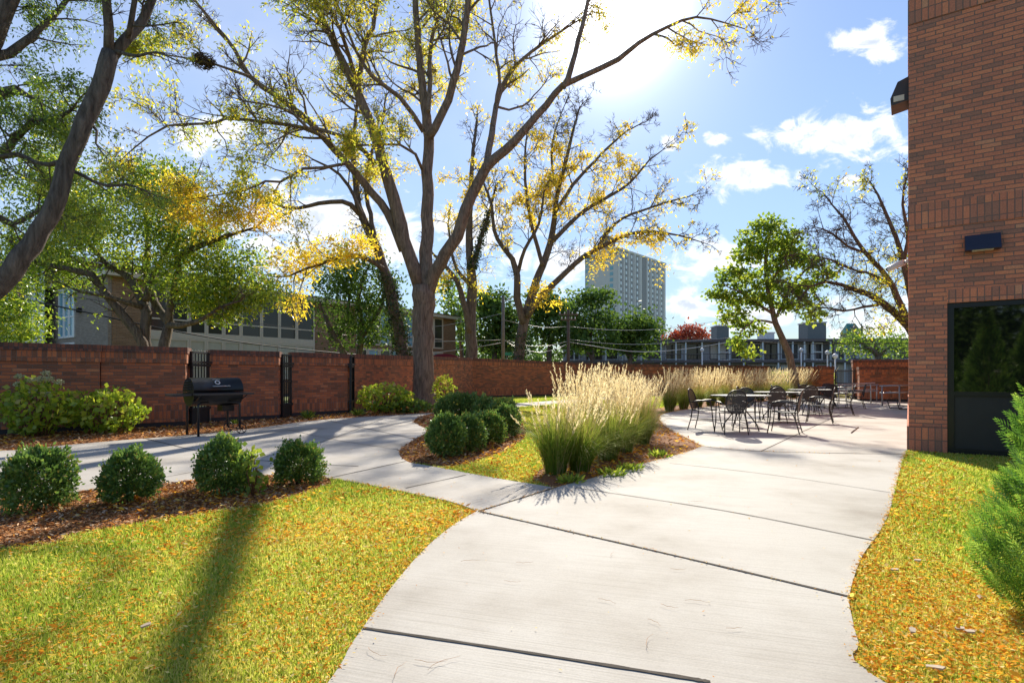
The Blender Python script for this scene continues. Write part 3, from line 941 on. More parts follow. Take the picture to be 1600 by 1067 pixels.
class Tree:
    def __init__(self, seed, wiggle=.16, up=.15, twig_r=.006, spread=(.6, 1.15)):
        self.mb = MB()
        self.rng = random.Random(seed)
        self.tw = []                       # (point, direction) where leaves hang
        self.wiggle, self.up, self.twig_r, self.spread = wiggle, up, twig_r, spread

    def limb(self, pts, rads, step=.5, wob=.0, sides=9, bark=.05):
        p, r = interp_poly(pts, rads, step)
        for i in range(1, len(p) - 1):
            p[i] = p[i] + Vector([self.rng.gauss(0, 1) for _ in range(3)]) * min(r[i] * .35, wob if wob else r[i] * (.22 if r[0] < .12 else .09))
        self.mb.tube(p, r, sides if r[0] > .05 else 6, bark=bark if r[0] > .06 else 0)
        return p, r

    def branch(self, p, d, L, r, level, nlev, kids, bend=None):
        """a zigzag branch with children"""
        rng = self.rng
        n = max(3, int(L / (.28 if level < nlev else .16)))
        pts, rr, ds = [Vector(p)], [r], [Vector(d)]
        d = Vector(d).normalized()
        for i in range(n):
            d = (d + Vector([rng.gauss(0, 1) for _ in range(3)]) * self.wiggle + Vector((0, 0, self.up * .25))).normalized()
            if bend is not None: d = (d + bend * .06).normalized()
            pts.append(pts[-1] + d * (L / n)); ds.append(d.copy())
            rr.append(max(self.twig_r * .6, r * (1 - .8 * (i + 1) / n)))
        self.mb.tube(pts, rr, 5 if level <= 1 else 3, cap=False)
        if level >= nlev:
            for i in range(1, n + 1): self.tw.append((pts[i], ds[i]))
            return
        k = kids[level]
        m = max(1, int(k * rng.uniform(.7, 1.3)))
        for j in range(m):
            t = rng.uniform(.22, 1.0)
            i = min(n, max(1, int(t * n)))
            self.child(pts[i], ds[i], L * rng.uniform(.30, .55) * (1.15 - .4 * t), max(self.twig_r, rr[i] * rng.uniform(.5, .75)), level + 1, nlev, kids)
        self.tw.append((pts[-1], ds[-1]))

    def child(self, p, d, L, r, level, nlev, kids, bias=None):
        rng = self.rng
        ax = Vector([rng.gauss(0, 1) for _ in range(3)])
        ax = ax - d * ax.dot(d)
        ax.normalize()
        a = rng.uniform(*self.spread)
        nd = (d * math.cos(a) + ax * math.sin(a) + Vector((0, 0, self.up * rng.uniform(-.3, 1)))).normalized()
        if bias is not None: nd = (nd + bias).normalized()
        self.branch(p, nd, L, r, level, nlev, kids)

    def clothe(self, limb, t0, spacing, L, nlev=3, kids=(0, 5, 4, 3), rmax=.05, bias=None):
        """spawn side branches along a finished limb"""
        p, r = limb
        ln = [0]
        for a, b in zip(p[:-1], p[1:]): ln.append(ln[-1] + (b - a).length)
        s = ln[-1] * t0 + self.rng.uniform(0, spacing)
        while s < ln[-1]:
            i = max(1, min(len(p) - 1, next(k for k, x in enumerate(ln) if x >= s)))
            d = (p[i] - p[i - 1]).normalized()
            rel = s / ln[-1]
            self.child(p[i], d, self.rng.uniform(*L) * (1.2 - .55 * rel), min(rmax, r[i] * .6), 1, nlev, kids, bias)
            s += spacing * self.rng.uniform(.6, 1.4)
        d = (p[-1] - p[-2]).normalized()
        self.branch(p[-1], d, self.rng.uniform(*L) * .7, r[-1] * .9, 1, nlev, kids)

    def leaves(self, per, L, W, droop=.5, thr=-9, freq=.5, seed=1, jitter=.08, tintf=None):
        n0 = len(self.tw)
        c = np.array([t[0][:] for t in self.tw]); d = np.array([t[1][:] for t in self.tw])
        keep = Clump(freq, seed)(c) + NR.normal(0, .25, n0) > thr
        c, d = c[keep], d[keep]
        c = np.repeat(c, per, 0); d = np.repeat(d, per, 0)
        n = len(c)
        c = c + NR.normal(0, jitter, (n, 3))
        dd = unit(d * .5 + rnd_dirs(n) * .9 + np.array([0, 0, -droop]))
        LL = NR.uniform(.6, 1.2, n) * L
        V = leaf_quads(c, dd, LL, LL * W)
        t = tintf(c) if tintf else NR.uniform(0, 1, n)
        return V, t


def blob_px(lst, Y, depth=.8):
    return [(P(x, y, Y), (rx / F * Y, depth * max(rx, ry) / F * Y, ry / F * Y), n) for x, y, rx, ry, n in lst]


def blob_leaves(blobs, per_clump, L, W, thr=-.35, freq=1.1, seed=5, spread=.22, tint=(.45, .22), shell=.45):
    """leaf clumps filling uneven ellipsoids: (centre, radii, clumps)"""
    cs = []
    for c, rad, n in blobs:
        d = rnd_dirs(n)
        rr = NR.uniform(shell ** 3, 1, n) ** (1 / 3)
        nz = Clump(2.2, seed + 1)(d) * .16
        p = np.array(c[:]) + d * (rr * (1 + nz))[:, None] * np.array(rad)
        cs.append(p)
    p = np.concatenate(cs)
    keep = Clump(freq, seed)(p) + NR.normal(0, .2, len(p)) > thr
    p = p[keep]
    tone = NR.normal(0, tint[1] * .7, len(p))
    c = np.repeat(p, per_clump, 0)
    n = len(c)
    c = c + NR.normal(0, spread, (n, 3)) * np.array([1, 1, .6])
    d = unit(rnd_dirs(n) + np.array([0, 0, -.25]))
    LL = NR.uniform(.6, 1.25, n) * L
    V = leaf_quads(c, d, LL, LL * W)
    t = np.clip(tint[0] + np.repeat(tone, per_clump) + NR.normal(0, tint[1] * .6, n), 0, 1)
    return V, t, p


def crown(name, V, t, lm, parent):
    off = np.array(origin(parent)[:])
    return link(name, quads_mesh(name, np.asarray(V) - off, t), lm, parent)


def L3(tr, px, Y0, Y1, step=.45, sides=9, wob=0, rs=1.0):
    """limb from photo pixels (x, y, radius in px), receding from Y0 to Y1"""
    n = len(px)
    pts = [P(x, y, Y0 + (Y1 - Y0) * i / max(1, n - 1)) for i, (x, y, r) in enumerate(px)]
    rads = [r * rs / F * (Y0 + (Y1 - Y0) * i / max(1, n - 1)) for i, (x, y, r) in enumerate(px)]
    return tr.limb(pts, rads, step, wob, sides)


def ivy_shell(limbs, n, L, parent, name='ivy', spread=.09):
    c = []
    for p, r in limbs:
        for _ in range(n):
            i = R.randrange(len(p) - 1); t = R.random()
            q = p[i].lerp(p[i + 1], t); rr = r[i] * (1 - t) + r[i + 1] * t
            a = R.uniform(0, 6.283)
            c.append((q + Vector((math.cos(a), math.sin(a), 0)) * (rr + abs(R.gauss(0, spread))))[:])
    c = np.array(c); m = len(c)
    V = leaf_quads(c, unit(rnd_dirs(m) + np.array([0, -.3, -.6])), NR.uniform(.6, 1.2, m) * L, NR.uniform(.5, .9, m) * L)
    return crown(name, V, NR.uniform(0, 1, m), LM['ivy'], parent)


# ---- the big honey locust
Y0 = 20.5
tr = Tree(21, wiggle=.17, up=.12, twig_r=.0085)
base = P(663, 640, Y0); base.z = 0
LIMBS = []
trunk = L3(tr, [(663, 642, 25), (663, 632, 20), (662, 610, 17), (662, 575, 16), (661, 530, 16), (661, 490, 16.5), (661, 462, 18), (662, 448, 17)], Y0, Y0, .3, 16)
def main_limb(px, y1, t0=.3, sp=.42, L=(1.0, 2.4), y0=Y0, kids=(0, 8, 6, 2), bias=None):
    lb = L3(tr, px, y0, y1, .4, 10, 0, .76)
    tr.clothe(lb, t0, sp * .85, (L[0] * 1.25, L[1] * 1.3), 3, kids, bias=bias)
    return lb
main_limb([(668, 462, 14), (678, 428, 13.5), (696, 398, 13), (714, 369, 12.5), (736, 306, 11.5), (763, 261, 10.5), (804, 220, 9), (840, 180, 7.4), (880, 135, 6.4), (912, 119, 5.6), (966, 94, 5.5), (998, 67, 4.5), (1042, 43, 3.2), (1088, 27, 2.2), (1132, 36, 1.4), (1165, 46, .8)], Y0 - 3.7, .76, .5, (1.0, 2.4))
main_limb([(880, 137, 6), (894, 99, 5.5), (903, 63, 5), (914, 27, 4.2), (922, -25, 3.5), (935, -90, 2)], Y0 - 2.2, .5, .5, y0=Y0 - 2.5)
main_limb([(758, 268, 7.5), (768, 211, 6.5), (775, 166, 5.5), (795, 117, 4.2), (831, 81, 3.2), (876, 50, 2.2), (912, 27, 1.4)], Y0 + 1.4, .3, .45, y0=Y0 - 1.3)
main_limb([(775, 166, 4), (781, 130, 3.5), (776, 90, 3), (770, 40, 2.5), (760, -20, 2)], Y0 - .4, .2, .45, y0=Y0 - .4)
main_limb([(664, 455, 15), (666, 395, 13.5), (667, 337, 12.5), (669, 270, 11.5), (669, 202, 10.5), (664, 165, 9), (658, 115, 8), (653, 67, 7), (649, 0, 6), (645, -80, 4.5), (640, -160, 3)], Y0 + 1.2, .42, .5)
main_limb([(670, 215, 9), (691, 178, 8.5), (709, 130, 8), (723, 67, 7), (732, 0, 6), (742, -80, 4.5), (755, -150, 3)], Y0 - 1.5, .2, .5)
main_limb([(669, 175, 5), (671, 135, 5), (674, 67, 4), (691, 13, 3.3), (710, -50, 2.5)], Y0 + 2.5, .2, .45)
main_limb([(662, 206, 5.5), (645, 178, 5), (624, 153, 4.6), (600, 132, 4.2), (579, 117, 3.8), (556, 80, 3), (540, 40, 2.5), (520, -10, 2)], Y0 - 2.5, .25, .42)
main_limb([(657, 450, 15), (646, 420, 14), (633, 373, 13.5), (619, 324, 13), (597, 252, 11), (581, 198, 10), (559, 144, 9), (534, 94, 7.5), (507, 36, 6), (484, -10, 5), (460, -70, 3.5)], Y0 - 1.2, .42, .5)
main_limb([(559, 140, 6), (563, 105, 5.5), (570, 72, 5), (586, 27, 4.3), (590, -20, 3.5), (600, -80, 2.5)], Y0 + 1.0, .2, .45)
main_limb([(556, 133, 5), (540, 72, 4), (522, 25, 3.3), (500, -15, 2.5)], Y0 - 2.5, .2, .45)
dl = main_limb([(630, 392, 9), (606, 333, 8.5), (570, 288, 8), (538, 250, 7.5), (507, 216, 7), (480, 186, 6.5), (431, 150, 5.5), (390, 120, 4.8), (367, 79, 3.8), (337, 41, 3), (307, 4, 2.2), (285, -30, 1.5)], Y0 - 3.0, .35, .42, (.9, 2.1))
nest_limb = main_limb([(390, 120, 3.2), (360, 109, 2.6), (326, 97, 2), (285, 90, 1.5), (240, 84, 1)], Y0 - 3.6, .15, .38, (.6, 1.5), Y0 - 2.4)
main_limb([(588, 257, 5), (570, 237, 4.6), (540, 216, 4.2), (498, 203, 3.8), (431, 193, 3.4), (352, 186, 3), (337, 192, 2.8), (262, 197, 2.2), (232, 214, 1.7), (202, 238, 1)], Y0 - 3.5, .25, .36, (.7, 1.9), Y0 - .8)
main_limb([(540, 256, 3.2), (505, 262, 3), (473, 264, 2.8), (438, 284, 2.5), (415, 283, 2.2), (385, 297, 1.8), (326, 307, 1.3), (294, 312, .9)], Y0 - 3.8, .2, .30, (.7, 1.7), Y0 - 1.2)
main_limb([(661, 268, 3.4), (648, 240, 3), (625, 228, 2.6), (600, 226, 2.2), (560, 228, 1.6)], Y0 - 2, .2, .4, (.6, 1.4))
main_limb([(508, 216, 3.6), (480, 200, 3.2), (455, 175, 2.6), (420, 165, 2), (380, 158, 1.4)], Y0 - 3.2, .2, .35, (.6, 1.5), Y0 - 1.5)
root = thing('honey_locust_tree', 'large honey locust with forked grey trunk and sparse yellow leaves inside the brick wall', 'tree', base)
tr.mb.build('trunk', M['bark'], root)
hue = Clump(.55, 8)
V, t = tr.leaves(2, .145, .34, .5, -.12, .9, 6, .11, lambda c: np.clip(.47 + .17 * hue(c) + .16 * NR.normal(size=len(c)) - .012 * (c[:, 0] + 3) * -1, 0, 1))
V2, t2, _ = blob_leaves(blob_px([(330, 330, 70, 32, 95), (290, 298, 42, 20, 40), (385, 318, 45, 22, 46), (420, 345, 34, 16, 26), (360, 300, 40, 18, 26)], Y0 - 3.4, .7), 22, .13, .36, -.25, 1.1, 15, .22, (.74, .16), .1)
V, t = np.concatenate([V, V2]), np.concatenate([t, t2])
crown('crown', V, t, LM['main'], root)
print('main tree twigs', len(tr.tw), 'leaves', len(V))

# bird nest on its left limb
nb = P(318, 95, Y0 - 3.2)
mb = MB()
for i in range(330):
    a, e = R.uniform(0, 6.28), R.uniform(-.9, .5)
    rr_ = R.uniform(.12, .36)
    q = nb + Vector((math.cos(a) * rr_ * math.cos(e), math.sin(a) * rr_ * math.cos(e), rr_ * .7 * math.sin(e)))
    d = Vector((-math.sin(a), math.cos(a), R.gauss(0, .35))) + Vector([R.gauss(0, .4) for _ in range(3)])
    d.normalize()
    mb.tube([q - d * .12, q + Vector((0, 0, R.uniform(-.02, .02))), q + d * .12], .010, 3)
nest = mb.build('bird_nest', M['wood'])
tag(nest, 'dark ball of twigs, a bird nest on the upper left limb', 'bird nest')


# ---- generic secondary tree made of limbs and leaf blobs


# left leaning locust inside the frame edge
tr = Tree(5, wiggle=.17, up=.1, twig_r=.004)
YL = 9.6
lt = L3(tr, [(-150, 640, 26), (-110, 560, 22), (-60, 500, 20), (0, 446, 18), (30, 402, 17.5), (64, 360, 16), (90, 311, 14.5), (101, 259, 14), (124, 214, 14), (142, 172, 15), (161, 120, 14.5), (172, 84, 14)], 8.8, YL, .2, 12, 0, .86)
for px, y1 in (([(170, 95, 9), (167, 45, 8), (166, -5, 7.5), (160, -70, 6), (150, -140, 4)], 9.0), ([(174, 90, 10), (195, 67, 9), (221, 37, 8), (238, -5, 7), (255, -70, 5), (270, -140, 3.5)], 10.4), ([(200, 60, 5), (204, 40, 5), (210, -5, 4.5), (215, -60, 3)], 9.3)):
    lb = L3(tr, px, YL, y1, .25, 10, 0, .86)
    tr.clothe(lb, .15, .22, (.6, 1.4), 3, (0, 7, 5, 2), .02)
for px, y1 in (([(104, 262, 3.5), (130, 275, 3), (165, 290, 2.4), (200, 288, 1.8), (230, 300, 1.2)], 9.2), ([(140, 190, 2.5), (152, 205, 2), (150, 225, 1.5), (165, 245, 1)], 9.1), ([(102, 250, 4), (75, 258, 3.5), (56, 255, 3), (30, 242, 3), (-10, 245, 2.5)], 10.2), ([(178, 80, 3), (215, 88, 2.4), (245, 82, 1.6), (275, 95, 1)], 9.0)):
    lb = L3(tr, px, YL, y1, .2, 7)
    tr.clothe(lb, .2, .22, (.35, .8), 3, (0, 5, 4, 2), .012)
b0 = P(-150, 640, 8.8); b0.z = 0
root = thing('leaning_locust_tree', 'dark curving trunk leaning in from the left edge of the photo', 'tree', b0)
tr.mb.build('trunk', M['bark2'], root)
V, t = tr.leaves(4, .068, .36, .5, -.28, 1.2, 16, .06, lambda c: np.clip(.5 + .22 * NR.normal(size=len(c)) + .12 * hue(c * 2), 0, .95))
crown('crown', V, t, LM['green'], root)

# a second locust whose trunk stands left of the frame
tr = Tree(9, wiggle=.18, up=.05, twig_r=.004)
YS = 11.5
for px, y0, y1 in (([(-260, 620, 24), (-200, 450, 22), (-120, 280, 20), (-55, 140, 18), (-15, 60, 15), (10, 10, 12), (35, -60, 10)], YS, YS),
                   ([(-120, 300, 9), (-60, 270, 8), (0, 240, 6.5), (22, 217, 5.5), (49, 191, 4.5), (90, 185, 3.4), (112, 172, 2)], YS, 10.4),
                   ([(-60, 262, 6), (0, 246, 5), (30, 240, 4), (56, 255, 3.4), (75, 285, 2.6), (90, 310, 1.8)], 11.2, 11.5),
                   ([(-70, 170, 10), (0, 148, 8.5), (24, 140, 7), (45, 150, 3), (70, 165, 2)], YS, 11),
                   ([(-90, 220, 8), (-20, 330, 6), (20, 350, 4.5), (60, 330, 3), (110, 340, 2)], YS, 12.5),
                   ([(-40, 110, 9), (30, 70, 6), (80, 30, 4), (120, -20, 3)], YS, 12.5)):
    lb = L3(tr, px, y0, y1, .25, 10)
    tr.clothe(lb, .3, .22, (.8, 1.7), 3, (0, 7, 5, 2), .02)
b0 = P(-260, 620, YS); b0.z = 0
root = thing('shade_tree', 'green locust whose limbs reach in at the upper left corner', 'tree', b0)
tr.mb.build('trunk', M['bark2'], root)
V, t = tr.leaves(4, .078, .38, .5, -.3, 1.0, 26, .07, lambda c: np.clip(.48 + .2 * NR.normal(size=len(c)) + .14 * hue(c * 2), 0, .95))
crown('crown', V, t, LM['green'], root)

# the green street tree over the wall, left
tr = Tree(31, wiggle=.16, up=.1, twig_r=.007)
YT = 19.0
ls = []
for px, y1 in (([(224, 660, 11), (226, 560, 9), (222, 535, 7.5), (202, 505, 7), (177, 474, 6.5), (159, 451, 6), (143, 429, 5.5), (127, 425, 5), (101, 419, 4), (60, 410, 3), (20, 380, 2)], 18.2),
               ([(228, 600, 10), (228, 532, 8), (229, 488, 7.5), (219, 461, 6.5), (207, 439, 6), (190, 425, 5), (170, 415, 4), (140, 380, 3), (115, 330, 2)], 19.5),
               ([(222, 480, 4), (194, 472, 3.6), (174, 466, 3.2), (152, 461, 2.6), (126, 456, 2), (104, 447, 1.3)], 17.8),
               ([(258, 600, 10), (257, 538, 8), (264, 505, 7), (248, 484, 6), (236, 455, 5.5), (228, 420, 5), (232, 380, 4), (225, 320, 3), (210, 270, 2)], 20.5),
               ([(263, 508, 5.5), (281, 508, 4.5), (310, 501, 3.5), (345, 480, 2.5), (375, 470, 1.6)], 18.0),
               ([(264, 506, 6), (268, 470, 5.5), (280, 430, 5), (278, 403, 4.5), (311, 385, 4.5), (342, 373, 3.6), (367, 365, 2.6), (400, 355, 1.6)], 18.4),
               ([(228, 470, 5), (240, 430, 4.5), (265, 380, 4), (285, 330, 3), (300, 290, 2)], 20)):
    lb = L3(tr, px, YT, y1, .35, 9)
    ls.append(lb)
    tr.clothe(lb, .42, .42, (.8, 1.8), 3, (0, 4, 4, 2), .03)
root = thing('street_tree', 'many-stemmed green tree behind the brick wall beside the glazed building', 'tree', P(240, 640, YT) * 1.0)
root.location.z = 0
tr.mb.build('trunk', M['bark2'], root)
Va, ta = tr.leaves(3, .125, .38, .45, -.3, .6, 3, .14, lambda c: np.clip(.45 + .2 * NR.normal(size=len(c)) + .12 * hue(c), 0, 1))
blobs = blob_px([(150, 300, 100, 60, 190), (60, 330, 80, 70, 180), (235, 290, 70, 50, 120), (190, 380, 120, 40, 160), (60, 420, 70, 40, 110), (20, 500, 45, 45, 90), (300, 430, 70, 42, 130), (365, 390, 45, 40, 60),
                 (395, 455, 45, 34, 75), (330, 480, 50, 24, 60), (120, 250, 70, 40, 60), (300, 350, 60, 40, 90)], YT)
Vb, tb, _ = blob_leaves([(c, r_, int(n * 1.5)) for c, r_, n in blobs], 27, .145, .42, -.24, .9, 12, .26, (.5, .26))
crown('crown', np.concatenate([Va, Vb]), np.concatenate([ta, tb]), LM['green'], root)

# yellow-leaved end of the street tree row: separate slim tree between
tr = Tree(44, wiggle=.16, up=.0, twig_r=.008)
YY = 24.0
for px, y1 in (([(640, 640, 13), (630, 555, 12), (620, 500, 11), (606, 440, 10), (588, 385, 9), (570, 350, 8), (560, 325, 7), (556, 290, 6), (552, 240, 4.5), (556, 180, 3), (562, 120, 2)], 25),
               ([(562, 335, 5.5), (548, 320, 5), (534, 315, 4.6), (498, 318, 4), (466, 326, 3.4), (443, 324, 2.6), (415, 312, 1.8)], 22.5),
               ([(590, 390, 5), (578, 335, 4.5), (572, 290, 4), (580, 240, 3), (590, 200, 2)], 26),
               ([(598, 420, 5), (560, 400, 4), (520, 405, 3.4), (480, 420, 2.6), (450, 432, 1.8)], 22),
               ([(572, 352, 4), (545, 290, 3.2), (515, 262, 2.4), (490, 250, 1.6)], 23)):
    lb = L3(tr, px, YY, y1, .4, 9, 0, .8)
    if px[0][0] == 640: ivy_l = lb
    tr.clothe(lb, .42, .4, (1.0, 2.6), 3, (0, 8, 5, 2), .03)
root = thing('ivy_clad_tree', 'leaning tree with ivy on its lower trunk just left of the large locust', 'tree', P(640, 640, YY))
root.location.z = 0
tr.mb.build('trunk', M['bark2'], root)
V, t = tr.leaves(2, .17, .32, .5, -.35, .7, 8, .1, lambda c: np.clip(.45 + .22 * NR.normal(size=len(c)), 0, 1))
bl = blob_px([(520, 395, 75, 24, 110), (470, 415, 35, 20, 45), (575, 385, 40, 20, 30)], 22.5, .5)
V2, t2, _ = blob_leaves(bl, 14, .17, .34, -.2, 1.2, 5, .2, (.5, .25))
crown('crown', np.concatenate([V, V2]), np.concatenate([t, t2]), LM['yellow'], root)
ivy_shell([(ivy_l[0][:14], ivy_l[1][:14])], 2600, .12, root, spread=.13)

# dark small tree before the building
tr = Tree(45, wiggle=.15, up=.15, twig_r=.009)
YD = 33.0
for px, y1 in (([(548, 600, 5), (540, 556, 4.5), (527, 535, 4.2), (515, 510, 3.8), (507, 490, 3)], 32), ([(560, 600, 6), (562, 550, 5), (566, 510, 4), (560, 470, 3.4), (570, 430, 2.5)], 33), ([(527, 535, 3), (540, 500, 3), (545, 460, 2.4), (530, 430, 1.8)], 34), ([(564, 530, 3), (590, 490, 2.6), (605, 450, 2)], 33)):
    lb = L3(tr, px, YD, y1, .5, 7)
    tr.clothe(lb, .5, .7, (.9, 1.8), 2, (0, 5, 3), .03)
root = thing('small_dark_tree', 'dense dark green tree with a slanting bare stem before the long building', 'tree', P(555, 600, YD))
root.location.z = 0
tr.mb.build('trunk', M['bark2'], root)
bl = blob_px([(545, 470, 50, 55, 210), (580, 440, 45, 45, 150), (525, 430, 40, 35, 110), (600, 500, 35, 45, 110), (545, 400, 45, 25, 60), (550, 520, 50, 25, 90)], YD)
V, t, _ = blob_leaves(bl, 14, .22, .5, -.2, .7, 9, .28, (.45, .25))
crown('crown', V, t, LM['dark'], root)

# trunk right of the main tree
tr = Tree(46, wiggle=.16, up=.1, twig_r=.009)
YR = 33.0
for px, y1 in (([(737, 640, 11), (736, 560, 9.5), (735, 500, 8.5), (738, 440, 7.5), (735, 400, 6.5), (733, 350, 5), (736, 300, 4), (738, 250, 3), (745, 190, 2)], 34), ([(734, 520, 5), (724, 470, 4.5), (714, 440, 4), (700, 420, 3), (680, 400, 2.2)], 32), ([(737, 420, 4), (752, 370, 3.2), (765, 330, 2.4), (775, 290, 1.6)], 34.5), ([(735, 445, 4), (720, 430, 3), (708, 405, 2.4), (700, 350, 1.6)], 33)):
    lb = L3(tr, px, YR, y1, .5, 8)
    if px[0][0] == 737: ivy_l = lb
    tr.clothe(lb, .4, .5, (1.2, 2.8), 3, (0, 8, 5, 2), .03)
root = thing('slim_locust_tree', 'slim upright locust with ivy foot standing just right of the large trunk', 'tree', P(737, 640, YR))
root.location.z = 0
tr.mb.build('trunk', M['bark2'], root)
V, t = tr.leaves(2, .21, .34, .5, -.05, .5, 4, .1, lambda c: np.clip(.5 + .25 * NR.normal(size=len(c)), 0, 1))
bl = blob_px([(700, 450, 30, 26, 40), (740, 450, 26, 30, 34)], YR, .6)
V2, t2, _ = blob_leaves(bl, 12, .2, .34, -.1, 1.2, 5, .25, (.3, .25))
crown('crown', np.concatenate([V, V2]), np.concatenate([t, t2]), LM['yellow'], root)
ivy_shell([(ivy_l[0][:8], ivy_l[1][:8])], 1000, .14, root, spread=.1)

# spreading locust with orange-yellow fringe
tr = Tree(47, wiggle=.17, up=.1, twig_r=.012)
YO = 33.5
for px, y1, t0 in (([(806, 640, 12), (810, 570, 10.5), (816, 520, 9.5), (822, 492, 9), (833, 455, 7.5), (848, 415, 6.5), (860, 380, 6), (866, 345, 5), (872, 300, 4.2), (885, 250, 3.4), (895, 205, 2.4), (905, 170, 1.4)], 34.5, .45),
                   ([(818, 505, 7), (809, 465, 6.5), (808, 430, 6), (800, 405, 5), (785, 385, 4), (772, 360, 3.4), (768, 320, 2.6), (755, 285, 1.8)], 32.5, .3),
                   ([(824, 495, 7), (845, 462, 6), (872, 438, 5.5), (898, 412, 5), (925, 394, 4.4), (955, 378, 3.8), (985, 365, 3.2), (1020, 362, 2.4), (1060, 368, 1.6), (1095, 378, .9)], 32, .25),
                   ([(862, 378, 4.5), (890, 350, 4), (920, 325, 3.4), (955, 305, 2.8), (985, 285, 2.2), (1015, 250, 1.5), (1035, 235, .9)], 33, .15),
                   ([(868, 330, 3.6), (895, 290, 3.2), (920, 262, 2.6), (950, 230, 2), (980, 205, 1.4), (1010, 190, .8)], 34.5, .15),
                   ([(930, 392, 3), (960, 350, 2.6), (1000, 330, 2.2), (1045, 315, 1.6), (1085, 305, .9)], 33.5, .15),
                   ([(848, 415, 4), (835, 370, 3.6), (825, 320, 3), (820, 270, 2.4), (822, 220, 1.6), (830, 180, 1)], 35, .2),
                   ([(808, 430, 4), (820, 390, 3.2), (842, 350, 2.4), (850, 300, 1.6)], 31.5, .2),
                   ([(872, 300, 2.6), (862, 255, 2.2), (866, 210, 1.6), (880, 170, 1)], 35.5, .15)):
    lb = L3(tr, px, YO, y1, .5, 8, 0, .85)
    if px[0][0] == 806: ivy_l = lb
    tr.clothe(lb, t0, .42, (1.2, 3.0), 3, (0, 8, 6, 3), .03)
root = thing('spreading_locust_tree', 'wide nearly bare locust with orange and yellow leaf fringe before the tower block', 'tree', P(806, 640, YO))
root.location.z = 0
tr.mb.build('trunk', M['bark2'], root)
V, t = tr.leaves(1, .24, .36, .5, .30, .45, 14, .1, lambda c: np.clip(.5 + .2 * NR.normal(size=len(c)), 0, 1))
bl = blob_px([(935, 398, 30, 16, 50), (985, 372, 34, 12, 40), (1018, 395, 18, 14, 20), (930, 425, 22, 16, 26), (1030, 425, 12, 20, 14), (855, 470, 26, 14, 34), (845, 450, 22, 10, 20), (880, 340, 60, 40, 24)], 32.5, .6)
V2, t2, _ = blob_leaves(bl, 11, .20, .34, -.2, 1.2, 5, .22, (.55, .25))
crown('crown', np.concatenate([V, V2]), np.concatenate([t, t2]), LM['yellow'], root)
ivy_shell([(ivy_l[0][:9], ivy_l[1][:9])], 1300, .14, root, spread=.1)

# young maple by the gate
tr = Tree(48, wiggle=.12, up=.2, twig_r=.008)
YM = 31.0
for px, y1 in (([(1243, 617, 8), (1241, 590, 6.5), (1233, 555, 5.6), (1222, 528, 5), (1212, 505, 4.5), (1204, 475, 3.8), (1198, 440, 3), (1196, 400, 2.2), (1205, 360, 1.5)], 31), ([(1208, 490, 2.6), (1185, 475, 2.2), (1165, 460, 1.6), (1140, 450, 1)], 30.4), ([(1210, 500, 2.6), (1235, 450, 2.4), (1255, 425, 1.8), (1275, 410, 1)], 31.6), ([(1200, 450, 2), (1225, 405, 1.6), (1240, 375, 1)], 30.5), ([(1212, 505, 2), (1180, 500, 1.6), (1160, 515, 1)], 30.3)):
    lb = L3(tr, px, YM, y1, .5, 8)
    tr.clothe(lb, .45, .6, (.5, 1.2), 2, (0, 5, 3), .02)
root = thing('young_maple_tree', 'small bright green maple with a leaning bare stem beside the far iron fence', 'tree', P(1243, 620, YM))
root.location.z = 0
tr.mb.build('trunk', M['bark'], root)
bl = blob_px([(1205, 352, 26, 16, 42), (1180, 372, 26, 16, 40), (1228, 374, 26, 16, 40), (1205, 392, 30, 16, 46), (1168, 400, 26, 14, 36), (1245, 400, 28, 15, 42), (1275, 412, 24, 14, 32), (1215, 418, 28, 14, 40),
              (1140, 432, 24, 13, 32), (1172, 438, 30, 15, 46), (1122, 462, 22, 14, 32), (1152, 466, 30, 15, 46), (1188, 468, 22, 14, 30), (1225, 448, 30, 14, 44), (1262, 445, 28, 14, 38), (1290, 432, 16, 10, 14),
              (1248, 472, 30, 13, 40), (1272, 492, 20, 10, 20), (1150, 495, 24, 14, 34), (1172, 512, 20, 14, 26), (1156, 535, 20, 14, 26), (1168, 550, 14, 8, 12), (1218, 480, 14, 9, 12)], YM, .9)
V, t, _ = blob_leaves([(c, r_, int(n * 1.0)) for c, r_, n in bl], 13, .215, .75, -.6, 1.2, 21, .17, (.6, .28), .1)
crown('crown', V, t, LM['maple'], root)

